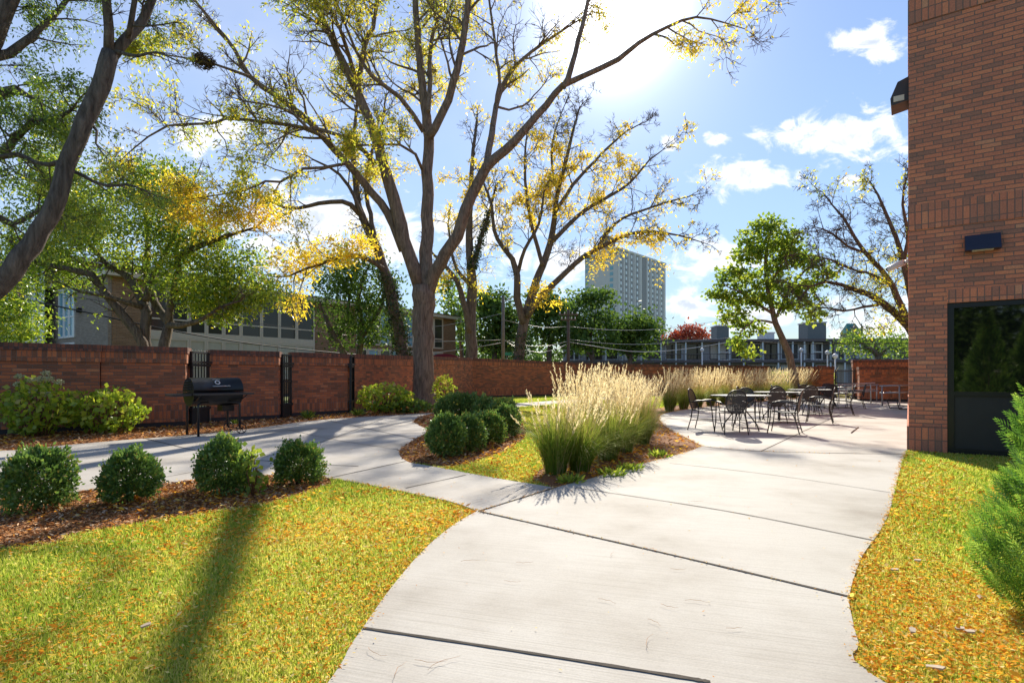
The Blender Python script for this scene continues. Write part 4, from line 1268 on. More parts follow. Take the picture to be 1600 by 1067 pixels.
# bare locust behind the brick building
tr = Tree(49, wiggle=.17, up=.08, twig_r=.011)
YB = 27.5
for px, y1, t0 in (([(1470, 640, 14), (1450, 560, 12), (1420, 512, 9), (1398, 488, 8), (1380, 474, 7.5), (1358, 460, 6.5), (1335, 452, 5), (1315, 445, 4), (1290, 440, 3), (1265, 448, 2), (1240, 445, 1)], 26.5, .3),
                   ([(1425, 520, 8), (1408, 478, 7), (1395, 448, 6), (1375, 420, 5), (1352, 395, 4.2), (1335, 370, 3.4), (1318, 340, 2.6), (1300, 320, 1.6), (1285, 300, 1)], 28, .25),
                   ([(1352, 395, 3), (1325, 385, 2.6), (1300, 365, 2), (1275, 355, 1.2)], 27, .1),
                   ([(1440, 540, 8), (1425, 470, 7), (1412, 410, 5.5), (1400, 370, 4.4), (1385, 335, 3.4), (1372, 305, 2.4), (1360, 285, 1.4)], 28.5, .25),
                   ([(1412, 410, 4), (1418, 360, 3.4), (1410, 320, 2.6), (1415, 285, 1.6)], 27, .15),
                   ([(1395, 448, 3.4), (1365, 430, 3), (1330, 420, 2.4), (1295, 405, 1.6), (1270, 400, 1)], 26, .15),
                   ([(1380, 474, 3.4), (1350, 480, 2.6), (1320, 485, 2), (1285, 480, 1.2)], 26, .2)):
    lb = L3(tr, px, YB, y1, .45, 8, 0, .72)
    tr.clothe(lb, t0, .32, (1.0, 2.3), 3, (0, 8, 6, 2), .025)
root = thing('bare_locust_tree', 'nearly leafless locust reaching out from behind the tall brick corner', 'tree', P(1470, 640, YB))
root.location.z = 0
tr.mb.build('trunk', M['bark2'], root)
V, t = tr.leaves(1, .19, .36, .5, .2, .6, 34, .1, lambda c: np.clip(.35 + .2 * NR.normal(size=len(c)), 0, 1))
crown('crown', V, t, LM['main'], root)


# ---- further trees beyond the street
def far_tree(name, label, blobs, Y, trunk_px, lm, L, per, W=.55, tint=(.45, .25), thr=-.4, seed=3, group=None, spread=.35):
    tr = Tree(seed, twig_r=.02)
    root = thing(name, label, 'tree', P(trunk_px[0][0], 620, Y), 0, group)
    root.location.z = 0
    x0, y0, r0 = trunk_px[0]
    pts = [Vector((P(x0, y0, Y).x, Y, -.03))] + [P(x, y, Y) for x, y, r in trunk_px]
    lb = tr.limb(pts, [trunk_px[0][2] / F * Y * 1.2] + [r / F * Y for x, y, r in trunk_px], 1.0, 0, 7)
    for b in blobs:
        c = P(b[0], b[1], Y)
        s = lb[0][R.randrange(len(lb[0]) // 2, len(lb[0]))]
        tr.limb([s, s.lerp(c, .5) + Vector((0, R.uniform(-.4, .4), .4)), c], [trunk_px[-1][2] / F * Y * .8, trunk_px[-1][2] / F * Y * .5, .02], .8, 0, 5)
    tr.mb.build('trunk', M['bark2'], root)
    V, t, _ = blob_leaves(blob_px(blobs, Y), per, L, W, thr, 2.2 / (Y / 18), seed, spread, tint)
    crown('crown', V, t, lm, root)
    return root


g = 'dark green trees lining the far street'
far_tree('roadside_tree', 'tall dark green tree rising highest left of the tower block', [(912, 490, 36, 38, 150), (935, 480, 30, 30, 110), (920, 525, 46, 26, 120), (895, 520, 30, 30, 70)], 62, [(925, 565, 4), (922, 530, 3)], LM['dark'], .5, 15, seed=51, group=g, spread=.6)
far_tree('roadside_tree', 'rounded dark green tree in front of the tower base', [(985, 505, 36, 24, 130), (1000, 530, 36, 26, 120), (960, 520, 34, 32, 110), (1015, 515, 16, 16, 30)], 64, [(985, 565, 4), (984, 535, 3)], LM['dark'], .5, 15, seed=52, group=g, spread=.6)
far_tree('roadside_tree', 'dark green tree behind the ivy-footed locusts and the lamp mast', [(765, 510, 38, 40, 150), (800, 490, 34, 34, 110), (770, 470, 28, 24, 60), (790, 535, 40, 22, 80)], 52, [(772, 565, 4.5), (775, 530, 3)], LM['dark'], .45, 15, seed=53, group=g, spread=.55)
far_tree('roadside_tree', 'dark green tree directly behind the timber utility pole', [(860, 505, 34, 40, 150), (850, 480, 26, 26, 70), (875, 530, 34, 26, 90)], 58, [(858, 565, 4.5), (860, 530, 3)], LM['dark'], .5, 15, seed=54, group=g, spread=.55)
far_tree('roadside_tree', 'mid green tree in the gap right of the long building', [(715, 470, 26, 30, 70), (700, 440, 20, 18, 30), (728, 510, 22, 36, 80)], 60, [(722, 565, 3.6), (720, 520, 2.4)], LM['green'], .45, 13, seed=55, group=g, spread=.55, tint=(.3, .2))
far_tree('red_maple_tree', 'red autumn maple above the low flat-roofed block', [(1062, 525, 16, 10, 40), (1080, 518, 20, 11, 50), (1095, 526, 14, 8, 26), (1050, 530, 12, 7, 20)], 96, [(1074, 555, 2), (1076, 530, 1.4)], LM['red'], .55, 13, seed=56, spread=.6)
far_tree('crab_apple_tree', 'low wide olive green tree before the right end of the flat-roofed block', [(1340, 545, 34, 16, 70), (1375, 538, 36, 18, 80), (1405, 545, 26, 18, 50), (1365, 525, 28, 12, 30), (1330, 530, 18, 9, 16)], 50, [(1372, 572, 5), (1372, 556, 4)], LM['green'], .26, 13, seed=57, spread=.45, tint=(.3, .22), thr=-.15)


bl = [(Vector((x, 105 + 6 * math.sin(x), 3.2 + 1.5 * math.sin(x * .7))), (4.5, 3, 3.6 + math.sin(x * 1.3)), 110) for x in range(-64, 34, 5)]
V, t, _ = blob_leaves(bl, 12, .8, .6, -.6, .3, 77, .7, (.35, .25))
dw = link('distant_wood', quads_mesh('distant_wood', V, t), LM['dark'], None, 'stuff')
tag(dw, 'far dark belt of trees along the horizon behind the roadside trees', 'trees')


# ================================================================== BRICK BUILDING (right)
def fp(t, s=0.0):                          # point on the building's face: t along it, s outwards
    p = CB + BD * t - BN * s
    return (p.x, p.y)


bld = thing('brick_building', 'tall red brick building corner with black framed glazing at right', 'building', CB)
D0, D1, DZ = .487, 3.1, 2.33
LEN, DEP, HGT = 9.0, 20.0, 11.0
mb = MB()
mb.prism([fp(0), fp(D0), fp(D0, -.5), fp(0, -DEP)], .41, 2.331)
mb.prism([fp(D1), fp(LEN), fp(LEN, -.5), fp(D1, -.5)], 0, 2.331)
mb.prism([fp(0), fp(LEN), fp(LEN, -DEP), fp(0, -DEP)], 2.333, HGT)
mb.build('wall', M['brick'], bld, uv=True)
mb = MB().prism([fp(-.025, .025), fp(D0, .025), fp(D0, -.4), fp(-.025, -DEP)], 0, .408)
mb.build('base_course', M['soldier'], bld, uv=True)
for z0, z1, tt, nm in ((3.52, 3.92, -.012, 'belt_course'), (6.80, 7.2, -.012, 'belt_course')):
    MB().prism([fp(tt, .014), fp(LEN, .014), fp(LEN, -.2), fp(tt, -DEP)], z0, z1).build(nm, M['soldier'], bld, uv=True)
MB().prism([fp(D0 - .005, .004), fp(D1, .004), fp(D1, -.2), fp(D0 - .005, -.2)], 2.336, 2.54).build('lintel_course', M['soldier'], bld, uv=True)
# black framed glazing with a solid lower panel
mb = MB()
fr = [(D0 + .002, D0 + .085, 0.02, DZ), (D1 - .08, D1 - .002, .02, DZ), (D0 + .086, D1 - .081, DZ - .075, DZ), (D0 + .086, D1 - .081, .90, .965), (D0 + .086, D1 - .081, .02, .09)]
for t0, t1, z0, z1 in fr:
    mb.prism([fp(t0, -.03), fp(t1, -.03), fp(t1, -.13), fp(t0, -.13)], z0, z1)
wf = mb.build('window', M['frame'], bld)
MB().prism([fp(D0 + .087, -.07), fp(D1 - .082, -.07), fp(D1 - .082, -.1), fp(D0 + .087, -.1)], .966, DZ - .076).build('pane', M['glass'], wf)
MB().prism([fp(D0 + .087, -.06), fp(D1 - .082, -.06), fp(D1 - .082, -.1), fp(D0 + .087, -.1)], .091, .899).build('panel', M['blackwood'], wf)


def face_px(x, y, out=0.0):                # where a photo pixel meets the face
    k = (x - 800) / F
    A = CB - BN * out
    t = (k * A.y - A.x) / (BD.x - k * BD.y)
    Yq = A.y + t * BD.y
    return t, EYE + (HZ - y) / F * Yq


# wedge lamp on the face
t0, zb = face_px(1507, 393); t1, zt = face_px(1563, 366)
zb = face_px(1535, 392)[1]; zt = face_px(1535, 367)[1]
c = CB + BD * ((t0 + t1) / 2)
lamp = thing('wall_lamp', 'dark navy wedge wall lamp above the black framed window', 'wall lamp', (c.x, c.y, zb))
hw = (t1 - t0) / 2
def fpl(t, s): return fp((t0 + t1) / 2 + t, s)
mb = MB()
pts = []
for tt in (-hw, hw):
    for s, z in ((.0, zb), (.17, zb), (.16, zb + .03), (.05, zt), (.0, zt)):
        q = fpl(tt, s); pts.append((q[0], q[1], z))
mb.poly(pts, [(4, 3, 2, 1, 0), (5, 6, 7, 8, 9), (0, 1, 6, 5), (1, 2, 7, 6), (2, 3, 8, 7), (3, 4, 9, 8), (4, 0, 5, 9)])
mb.build('housing', M['navy'], lamp)
MB().prism([fpl(-hw * .6, .03), fpl(hw * .6, .03), fpl(hw * .6, .14), fpl(-hw * .6, .14)], zb - .012, zb - .001).build('diffuser', M['lens'], lamp)

# floodlight on the far side near the corner
def sp(s, o):                              # side wall: s along it, o outwards (to the left)
    p = CB + BN * s - BD * o
    return (p.x, p.y)
fl = thing('floodlight', 'dark hooded floodlight high on the brick corner', 'floodlight', (sp(.35, 0)[0], sp(.35, 0)[1], 5.65))
mb = MB()
pts = []
for s in (.2, .62):
    for o, z in ((.0, 5.70), (.24, 5.66), (.25, 5.78), (.15, 6.03), (.0, 6.08)):
        q = sp(s, o); pts.append((q[0], q[1], z))
mb.poly(pts, [(4, 3, 2, 1, 0), (5, 6, 7, 8, 9), (0, 1, 6, 5), (1, 2, 7, 6), (2, 3, 8, 7), (3, 4, 9, 8), (4, 0, 5, 9)])
mb.build('hood', M['bronze'], fl)
q0, q1 = sp(.194, .05), sp(.194, .20)
mb = MB(); mb.prism([sp(.19, .06), sp(.19, .205), sp(.198, .205), sp(.198, .06)], 5.71, 5.80); mb.build('lens', M['lens'], fl)
# security camera
scx = thing('security_camera', 'white bullet security camera on the brick corner', 'camera', (sp(.4, 0)[0], sp(.4, 0)[1], 3.0))
a, b = Vector((*sp(.5, .29), 3.02)), Vector((*sp(.42, .06), 3.10))
MB().tube([a, a.lerp(b, .04), b], [.04, .05, .05], 14).build('barrel', M['plastic'], scx)
MB().tube([a - (b - a).normalized() * .02, a], [.036, .036], 14).build('lens', M['black'], scx)
MB().tube([b, Vector((*sp(.42, .0), 3.12))], [.022, .03], 10).build('bracket', M['plastic'], scx)


# ================================================================== GARDEN WALLS
def wall(label, fl, fr, br, bl, h0, h1, group='brick garden wall sections'):
    """footprint corners (front left, front right, back right, back left); top height h0 at the left, h1 at the right"""
    c = Vector(((fl[0] + fr[0]) / 2, (fl[1] + fr[1]) / 2, 0))
    w_ = thing('garden_wall', label, 'wall', c, 0, group)
    q = [fl, fr, br, bl]
    cx, cy = sum(p[0] for p in q) / 4, sum(p[1] for p in q) / 4

    def grow(d):
        out = []
        for i in range(4):
            p = Vector(q[i]); a = Vector(q[i - 1]); b = Vector(q[(i + 1) % 4])
            e1 = (p - a).normalized(); e2 = (b - p).normalized()
            n = (Vector((e1.y, -e1.x)) + Vector((e2.y, -e2.x)))
            out.append(tuple(p + n * d))
        return out
    hh = [h0, h1, h1, h0]
    def lev(k): return [k if k < .9 else h - (1.9 - k) for h in hh]
    MB().prism(grow(.004), -.02, .13).build('footing', M['footing'], w_)
    MB().prism(grow(.012), .131, .53).build('base_course', M['wsold'], w_, uv=True)
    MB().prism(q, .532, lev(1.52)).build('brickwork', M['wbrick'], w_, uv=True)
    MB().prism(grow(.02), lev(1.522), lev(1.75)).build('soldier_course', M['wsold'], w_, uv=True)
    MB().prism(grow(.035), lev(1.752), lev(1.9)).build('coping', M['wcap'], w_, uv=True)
    return w_


def PX(x, Y): return ((x - 800) / F * Y, Y)


wall('long shaded brick wall section behind the flowering shrubs at the left edge', PX(-140, 10.55), PX(156, 12.35), PX(160, 12.8), PX(-150, 11.0), 1.89, 1.89)
wall('brick wall section ending at the fence gap behind the grill', PX(158, 12.42), PX(290, 13.45), PX(297, 13.95), PX(163, 12.9), 1.89, 1.89)
wall('short brick wall section between the two nearest fence gaps', PX(330, 14.6), PX(434, 15.7), PX(440, 16.15), PX(325, 15.0), 1.89, 1.89)
wall('square brick wall section just left of the narrowest fence gap', PX(456, 16.5), PX(543, 17.9), PX(548, 18.4), PX(452, 17.0), 1.91, 1.91)
wall('brick wall section passing behind the large locust trunk', PX(554, 18.2), PX(735, 30.2), PX(739, 30.5), PX(558, 18.7), 1.92, 2.20)
wall('sunlit-side curving brick wall section behind the narrow back path', PX(736, 30.4), PX(930, 36.3), PX(930, 36.8), PX(738, 30.8), 2.20, 2.03)
wall('far straight brick wall section behind the feathery grass row', PX(930.5, 36.35), PX(1201, 34.5), PX(1201, 35.0), PX(930.5, 36.85), 2.03, 1.84)
wall('far brick wall section between the iron fence and the gate', PX(1245, 33.2), PX(1303, 32.2), PX(1303, 32.7), PX(1243, 33.7), 1.78, 1.76)
wall('far right brick wall section behind the steel ramp rails', PX(1343, 26.9), PX(1500, 26.2), PX(1500, 26.7), PX(1340, 27.4), 1.66, 1.68)
wall('taller dark brick wall standing behind the far right section', PX(1333, 29.4), PX(1510, 29.0), PX(1510, 29.6), PX(1331, 30.0), 2.06, 2.10)


def fence(label, a, b, h, nbar, posts=True, rails=(.18, .55, .95), band=True):
    a, b = Vector((*a, 0)), Vector((*b, 0))
    f = thing('iron_fence', label, 'fence', (a + b) / 2, 0, 'black iron fence panels in the wall gaps')
    d = (b - a).normalized(); n = Vector((-d.y, d.x, 0)); L = (b - a).length
    def bx(t0, t1, z0, z1, th):
        return [tuple((a + d * t0 - n * th)[:2]), tuple((a + d * t1 - n * th)[:2]), tuple((a + d * t1 + n * th)[:2]), tuple((a + d * t0 + n * th)[:2])], z0, z1
    mb = MB()
    for i in range(nbar):
        t = L * (i + .5) / nbar
        p = a + d * t
        mb.tube([p + Vector((0, 0, .06)), p + Vector((0, 0, h - .08)), p + Vector((0, 0, h))], [.014, .014, .003], 6)
    mb.build('panel', M['iron'], f)
    for r in rails:
        MB().prism(*bx(.01, L - .01, h * r, h * r + .045, .03)).build('rail', M['iron'], f)
    if band:
        MB().prism(*bx(-.03, L + .03, h * .78, h * .78 + .06, .05)).build('top_rail', M['iron'], f)
        MB().prism(*bx(-.05, L + .05, h * .78 + .075, h * .78 + .13, .07)).build('top_rail', M['iron'], f)
        MB().prism(*bx(-.03, L + .03, .36, .43, .05)).build('lower_rail', M['iron'], f)
        MB().prism(*bx(.0, L, .03, .358, .02)).build('kick_plate', M['iron'], f)
    if posts:
        for t in (.035, L - .035):
            MB().prism(*bx(t - .03, t + .03, -.02, h * .97, .03)).build('post', M['iron'], f)
    return f


fence('iron fence panel directly behind the grill', PX(298, 13.75), PX(326, 14.55), 1.86, 6)
fence('narrow iron fence panel between the grill and the locust', PX(440, 16.0), PX(455, 16.5), 1.88, 5)
fence('thinnest iron fence panel, seen edge on left of the leafy shrub', PX(547.5, 17.9), PX(553, 18.35), 1.9, 3)
fence('wide iron fence panel beside the young maple stem', PX(1202, 34.4), PX(1244, 33.4), 1.74, 16, True, (.08, .9), False)
fence('iron gate panel before the ramp rails', PX(1305, 31.6), PX(1336, 28.8), 1.62, 16, True, (.06, .5, .9), False)

# clipped hedge beyond the far fence, seen through the bars
def leafy_block(name, label, cat, c, size, n, L, lm, tint):
    root = thing(name, label, cat, c)
    u_ = NR.uniform(-1, 1, (n, 3))
    ax = NR.integers(0, 3, n); sg = np.sign(NR.uniform(-1, 1, n))
    u_[np.arange(n), ax] = sg * NR.uniform(.85, 1.03, n)
    p = u_ * np.array(size) / 2 + np.array([0, 0, size[2] / 2])
    V = leaf_quads(p, rnd_dirs(n), L, L * .7)
    link('foliage', quads_mesh('foliage', V, np.clip(NR.normal(*tint, n), 0, 1)), lm, root)
    return root
leafy_block('clipped_hedge', 'low sunlit green hedge seen through the far iron fence', 'hedge', (21.5, 46, 0), (9, 1.2, 1.5), 5200, .2, LM['maple'], (.75, .2))


# ================================================================== GRILL
GA = Vector((.626, .78, 0)); GB = Vector((-.766, .643, 0)); GC = Vector((-6.06, 11.44, .03))
gr = thing('barrel_grill', 'black barrel charcoal grill on legs with two wheels beside the path', 'grill', GC)
def gp(a, b, z): return GC + GA * a + GB * b + Vector((0, 0, z))
ZC, RB, HL = .86, .285, .48
def half_barrel(a0, a1, an0, an1, r, n=18):
    """shell of a barrel along GA from angle an0 to an1 (0 = front, 90 = up)"""
    mb = MB(); vs = []
    for a in (a0, a1):
        for i in range(n + 1):
            an = an0 + (an1 - an0) * i / n
            vs.append(gp(a, -math.cos(an) * r, ZC + math.sin(an) * r))
    m = n + 1
    fs = [(i, m + i, m + i + 1, i + 1) for i in range(n)] + [tuple(range(m - 1, -1, -1)), tuple(range(m, 2 * m)), (0, n, m + n, m)]
    mb.poly(vs, fs, False)
    mb.sm = [i < n for i in range(len(fs))]
    return mb
lid = half_barrel(-HL, HL, math.radians(1), math.radians(179), RB).build('lid', M['grill'], gr)
half_barrel(-HL + .004, HL - .004, math.radians(181.5), math.radians(358.5), RB - .006).build('firebox', M['grill'], gr)
mb = MB()
an = math.radians(20)
for s in (-1, 1):
    p = gp(.02 + s * .13, -math.cos(an) * RB, ZC + math.sin(an) * RB); q = gp(.02 + s * .13, -math.cos(an) * (RB + .06), ZC + math.sin(an) * (RB + .05))
    mb.tube([p, q], .008, 6)
mb.tube([gp(-.15, -math.cos(an) * (RB + .06), ZC + math.sin(an) * (RB + .05)), gp(.19, -math.cos(an) * (RB + .06), ZC + math.sin(an) * (RB + .05))], .013, 8)
mb.build('handle', M['steel'], lid)
an = math.radians(40)
nrm = (-GB * math.cos(an) + Vector((0, 0, math.sin(an)))).normalized()
gc = gp(-.02, -math.cos(an) * RB, ZC + math.sin(an) * RB)
e1 = GA; e2 = nrm.cross(GA)
mb = MB()
ring = [gc + nrm * .008 + (e1 * math.cos(k * 2 * math.pi / 20) + e2 * math.sin(k * 2 * math.pi / 20)) * .042 for k in range(21)]
mb.tube(ring, .012, 6)
gauge = mb.build('thermometer', M['chrome'], lid)
mb = MB(); mb.tube([gc + nrm * .012 - e1 * .02 - e2 * .02, gc + nrm * .012 + e1 * .02 + e2 * .018], .006, 5); mb.build('needle', M['black'], gauge)
mb = MB()
for k in range(9):                          # the small pale arc of lettering above the gauge, too small to read
    a2 = math.radians(50 + 10 * k)
    p = gc + (e1 * math.cos(a2) * 1.6 - e2 * 0 ) * .085 + nrm * .004 - e2 * (math.sin(a2) * .05 + .04) * -1
    an2 = math.radians(55 + 5 * math.sin(a2))
    p = gp(-.02 - .10 * math.cos(a2), -math.cos(an2) * (RB + .003), ZC + math.sin(an2) * (RB + .003))
    mb.tube([p, p + GA * .014], .006, 4)
mb.build('lettering', M['chrome'], lid)
mb = MB()
for k in range(4):                          # vent louvres on the end plate
    z = ZC + .06 + .05 * k
    hw_ = math.sqrt(max(.01, RB ** 2 - (z - ZC) ** 2)) * .75
    mb.tube([gp(-HL - .012, -hw_, z), gp(-HL - .012, hw_, z)], .012, 4)
mb.build('vent', M['grill'], lid)
def slat_shelf(a0, a1, b0, b1, z, n, along):
    mb = MB()
    for i in range(n):
        if along:
            y0 = b0 + (b1 - b0) * i / n; y1 = b0 + (b1 - b0) * (i + .93) / n
            c4 = [gp(a0, y0, 0), gp(a1, y0, 0), gp(a1, y1, 0), gp(a0, y1, 0)]
        else:
            x0 = a0 + (a1 - a0) * i / n; x1 = a0 + (a1 - a0) * (i + .93) / n
            c4 = [gp(x0, b0, 0), gp(x1, b0, 0), gp(x1, b1, 0), gp(x0, b1, 0)]
        mb.prism([tuple(p[:2]) for p in c4], z, z + .034)
    return mb
slat_shelf(-HL - .02, HL + .10, -RB - .27, -RB + .0, .835, 4, True).build('front_shelf', M['shelf'], gr)
slat_shelf(-HL - .34, -HL - .015, -.23, .22, .82, 5, False).build('side_shelf', M['shelf'], gr)
for x in (-HL + .05, HL - .02):
    MB().tube([gp(x, -RB - .24, .82), gp(x, -RB * .7, .68)], .012, 5).build('shelf_brace', M['black'], gr)
for s, aa in ((-1, -.40), (1, .40)):
    for b in (-.28, .28):
        z0 = 0.0 if s < 0 else .12
        MB().tube([gp(aa, b, z0), gp(aa, b, .56), gp(aa + .0, b * .97, .61), gp(aa - s * .06, b * .93, .645), gp(aa - s * .2, b * .86, .655)], .024, 8).build('leg', M['black'], gr)
for b in (-.30, .30):
    mb = MB()
    c0 = gp(.43, b, .10)
    mb.tube([c0 + (GA * math.cos(k * math.pi / 12) + Vector((0, 0, 1)) * math.sin(k * math.pi / 12)) * .098 for k in range(25)], .010, 6)
    wh = mb.build('wheel', M['black'], gr)
    mb = MB()
    for k in range(6):
        d = GA * math.cos(k * math.pi / 3) + Vector((0, 0, 1)) * math.sin(k * math.pi / 3)
        mb.tube([c0, c0 + d * .094], .006, 4)
    mb.tube([c0 - GB * .03, c0 + GB * .03], .02, 8)
    mb.build('spoke', M['black'], wh)
MB().tube([gp(.43, -.33, .10), gp(.43, .33, .10)], .009, 6).build('axle', M['black'], gr)
MB().prism([tuple(gp(x, y, 0)[:2]) for x, y in ((.12, -.12), (.36, -.12), (.36, .12), (.12, .12))], GC.z + .46, GC.z + .58).build('ash_drawer', M['black'], gr)


# ================================================================== SHRUBS
def boxwood_mesh(seed, n=8200, L=.06, flat=1.0):
    """leaf shell on an uneven ball of unit-ish size (diameter 1, height .86)"""
    g = Clump(3.2, seed)
    d = rnd_dirs(n)
    d[:, 2] = np.where(d[:, 2] < -.72, -d[:, 2], d[:, 2])
    lump = .97 + .15 * g(d) + .17 * Clump(7.5, seed + 1)(d)
    rr = lump * (1 - np.abs(NR.normal(0, .18, n))) + (NR.uniform(size=n) < .12) * NR.uniform(0, .22, n)
    up_ = np.maximum(d[:, 2], 0)
    p = d * rr[:, None] * np.array([.5, .5, .46]) * (1 - .06 * up_[:, None]) + np.array([0, 0, .40])
    p[:, :2] *= np.where(d[:, 2] < -.2, .92, 1.0)[:, None]
    p[:, 2] = np.maximum(p[:, 2], .03)
    ld = unit(d + .9 * rnd_dirs(n) + np.array([0, 0, .35]))
    LL = NR.uniform(.65, 1.25, n) * L
    V = leaf_quads(p, ld, LL, LL * .62, unit(d + .8 * rnd_dirs(n)))
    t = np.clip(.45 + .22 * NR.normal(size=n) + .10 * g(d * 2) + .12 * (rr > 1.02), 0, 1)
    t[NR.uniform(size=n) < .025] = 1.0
    return quads_mesh('foliage', V, t)


def stems_mesh(seed, n=14):
    rg = random.Random(seed)
    mb = MB()
    for i in range(n):
        a = rg.uniform(0, 6.28); r = rg.uniform(.12, .38)
        e = Vector((math.cos(a) * r, math.sin(a) * r, rg.uniform(.35, .75)))
        mb.tube([Vector((rg.gauss(0, .03), rg.gauss(0, .03), 0)), e * .5 + Vector((0, 0, .05)), e], [.012, .008, .003], 5)
    return mb.mesh('stem')


BX = [boxwood_mesh(61), boxwood_mesh(71), boxwood_mesh(81)]
BS = [stems_mesh(61), stems_mesh(71)]


def boxwood(name, label, group, x, y, dia, h, k, rz, cat='shrub'):
    o = thing(name, label, cat, (*G(x, y)[:2], 0.0), rz, group)
    o.scale = (dia * R.uniform(.88, 1.02), dia * R.uniform(.9, 1.05), h / .86 * R.uniform(.95, 1.04))
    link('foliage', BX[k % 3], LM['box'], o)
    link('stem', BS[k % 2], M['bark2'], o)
    return o


g = 'round boxwoods along the lower lawn bed'
boxwood('boxwood_shrub', 'round boxwood at the left edge, largest of the four before the path', g, 60, 800, .60, .57, 0, .3)
boxwood('boxwood_shrub', 'round boxwood second from the left edge, nearest the hydrangeas in view', g, 203, 786, .56, .50, 1, 1.9)
s3 = boxwood('boxwood_shrub', 'round boxwood in front of the grill with a bright green seedling on its side', g, 350, 774, .58, .57, 2, 4.0)
boxwood('boxwood_shrub', 'round boxwood nearest the cross path, smallest of the four', g, 466, 759, .57, .48, 0, 2.6)
# bright seedling leaning on the third boxwood
sd = thing('maple_seedling', 'bright green broad-leaved seedling growing through the boxwood by the grill', 'plant', (*G(395, 776)[:2], 0))
n = 95
c = np.stack([NR.normal(0, .07, n), NR.normal(0, .06, n), NR.uniform(.05, .5, n)], 1)
c[:, 0] -= .02 + .15 * (c[:, 2] - .3)
link('foliage', quads_mesh('foliage', leaf_quads(c, unit(rnd_dirs(n) + np.array([0, -.3, -.4])), NR.uniform(.05, .085, n), NR.uniform(.045, .075, n), unit(rnd_dirs(n) * .6 + np.array([0, -.6, .6]))), NR.uniform(.35, 1, n)), LM['maple'], sd)
mb = MB()
for i in range(5): mb.tube([(0, 0, 0), (R.gauss(0, .04), R.gauss(0, .04), .25), (R.gauss(-.03, .07), R.gauss(0, .06), .48)], [.006, .004, .002], 5)
link('stem', mb.mesh('stem'), M['twig'], sd)

g = 'boxwoods in the double hedge of the middle bed'
hed = [(697, 715, .70, .64, 'front boxwood at the near left tip of the middle bed'), (733, 707, .62, .58, 'boxwood second from the tip in the front hedge row'),
       (762, 696, .66, .60, 'boxwood third from the tip in the front hedge row'), (790, 684, .72, .62, 'boxwood at the far right end of the front hedge row'),
       (696, 661, .66, .66, 'boxwood at the left end of the back hedge row by the trunk'), (716, 660, .72, .78, 'tallest boxwood of the back hedge row'),
       (738, 660, .70, .72, 'boxwood in the middle of the back hedge row'), (760, 664, .70, .68, 'boxwood right of the middle in the back hedge row'), (785, 668, .74, .68, 'boxwood at the right end of the back hedge row by the lawn')]
for i, (x, y, dia, h, lb_) in enumerate(hed):
    boxwood('hedge_boxwood', lb_, g, x, y, dia * .95, h, i + 1, i * 1.3)


def hydrangea(name, label, x, y, Y, wdt, h, n, L, lm, blooms, group=None, seed=1, dep=.7, t0=.5):
    b = Vector(((x - 800) / F * Y, Y, 0))
    o = thing(name, label, 'shrub', b, 0, group)
    g = Clump(1.6, seed)
    u_ = rnd_dirs(n)
    rr = NR.uniform(.35, 1, n) ** (1 / 2.2)
    p = u_ * rr[:, None] * np.array([wdt / 2, dep * wdt / 2, h * .45]) + np.array([0, 0, h * .55])
    p[:, 2] += .10 * h * g(p)
    keep = (g(p * 2.2) + NR.normal(0, .3, n) > -.9) & (p[:, 2] > .04)
    p = p[keep]; n = len(p)
    LL = NR.uniform(.6, 1.25, n) * L
    V = leaf_quads(p, unit(rnd_dirs(n) + np.array([0, -.2, -.5])), LL, LL * .78, unit(rnd_dirs(n) * .8 + np.array([0, -.3, .5])))
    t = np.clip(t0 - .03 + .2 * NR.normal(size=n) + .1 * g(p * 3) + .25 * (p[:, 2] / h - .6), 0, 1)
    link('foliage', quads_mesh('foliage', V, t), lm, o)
    mb = MB()
    for i in range(26):
        e = Vector((R.uniform(-.45, .45) * wdt, R.uniform(-.3, .3) * wdt * dep, R.uniform(.55, .95) * h))
        mb.tube([Vector((e.x * .25, e.y * .25, 0)), e * .55 + Vector((0, 0, .08)), e], [.011, .008, .004], 5)
    link('stem', mb.mesh('stem'), M['twig'], o)
    for (bx, by) in blooms:
        c = P(bx, by, Y - .15) - b
        m = 90
        q = rnd_dirs(m) * np.array([.075, .075, .04]) * NR.uniform(.6, 1, (m, 1)) + np.array(c[:])
        link('flower_head', quads_mesh('flower_head', leaf_quads(q, rnd_dirs(m), .04, .035), NR.uniform(0, 1, m)), LM['flower'], o)
    return o


hydrangea('hydrangea_shrub', 'hydrangea with pale flower heads at the left edge before the wall', 58, 676, 11.0, 1.35, 1.06, 900, .12, LM['hyd'], [(30, 588), (28, 600), (48, 594), (72, 583), (77, 592), (92, 596), (60, 592), (52, 610), (72, 615)], 'leafy shrubs along the brick wall', 91)
hydrangea('hydrangea_shrub', 'wide yellowing hydrangea without flowers left of the grill', 162, 668, 11.7, 1.75, 1.06, 1150, .12, LM['hyd'], [], 'leafy shrubs along the brick wall', 92, t0=.56)
hydrangea('viburnum_shrub', 'bright green leafy shrub left of the large trunk', 602, 645, 18.0, 1.75, 1.02, 1000, .13, LM['hyd'], [], 'leafy shrubs along the brick wall', 93, t0=.52)
hydrangea('yellow_shrub', 'yellow leaved shrub peeking out right of the large trunk', 694, 646, 19.3, .8, 1.25, 420, .12, LM['hyd'], [], None, 94, t0=.72)
hydrangea('dark_groundcover_plant', 'low dark leafy plant at the foot of the large trunk', 640, 646, 18.2, 1.7, .45, 600, .12, LM['dark'], [], None, 95, t0=.6)
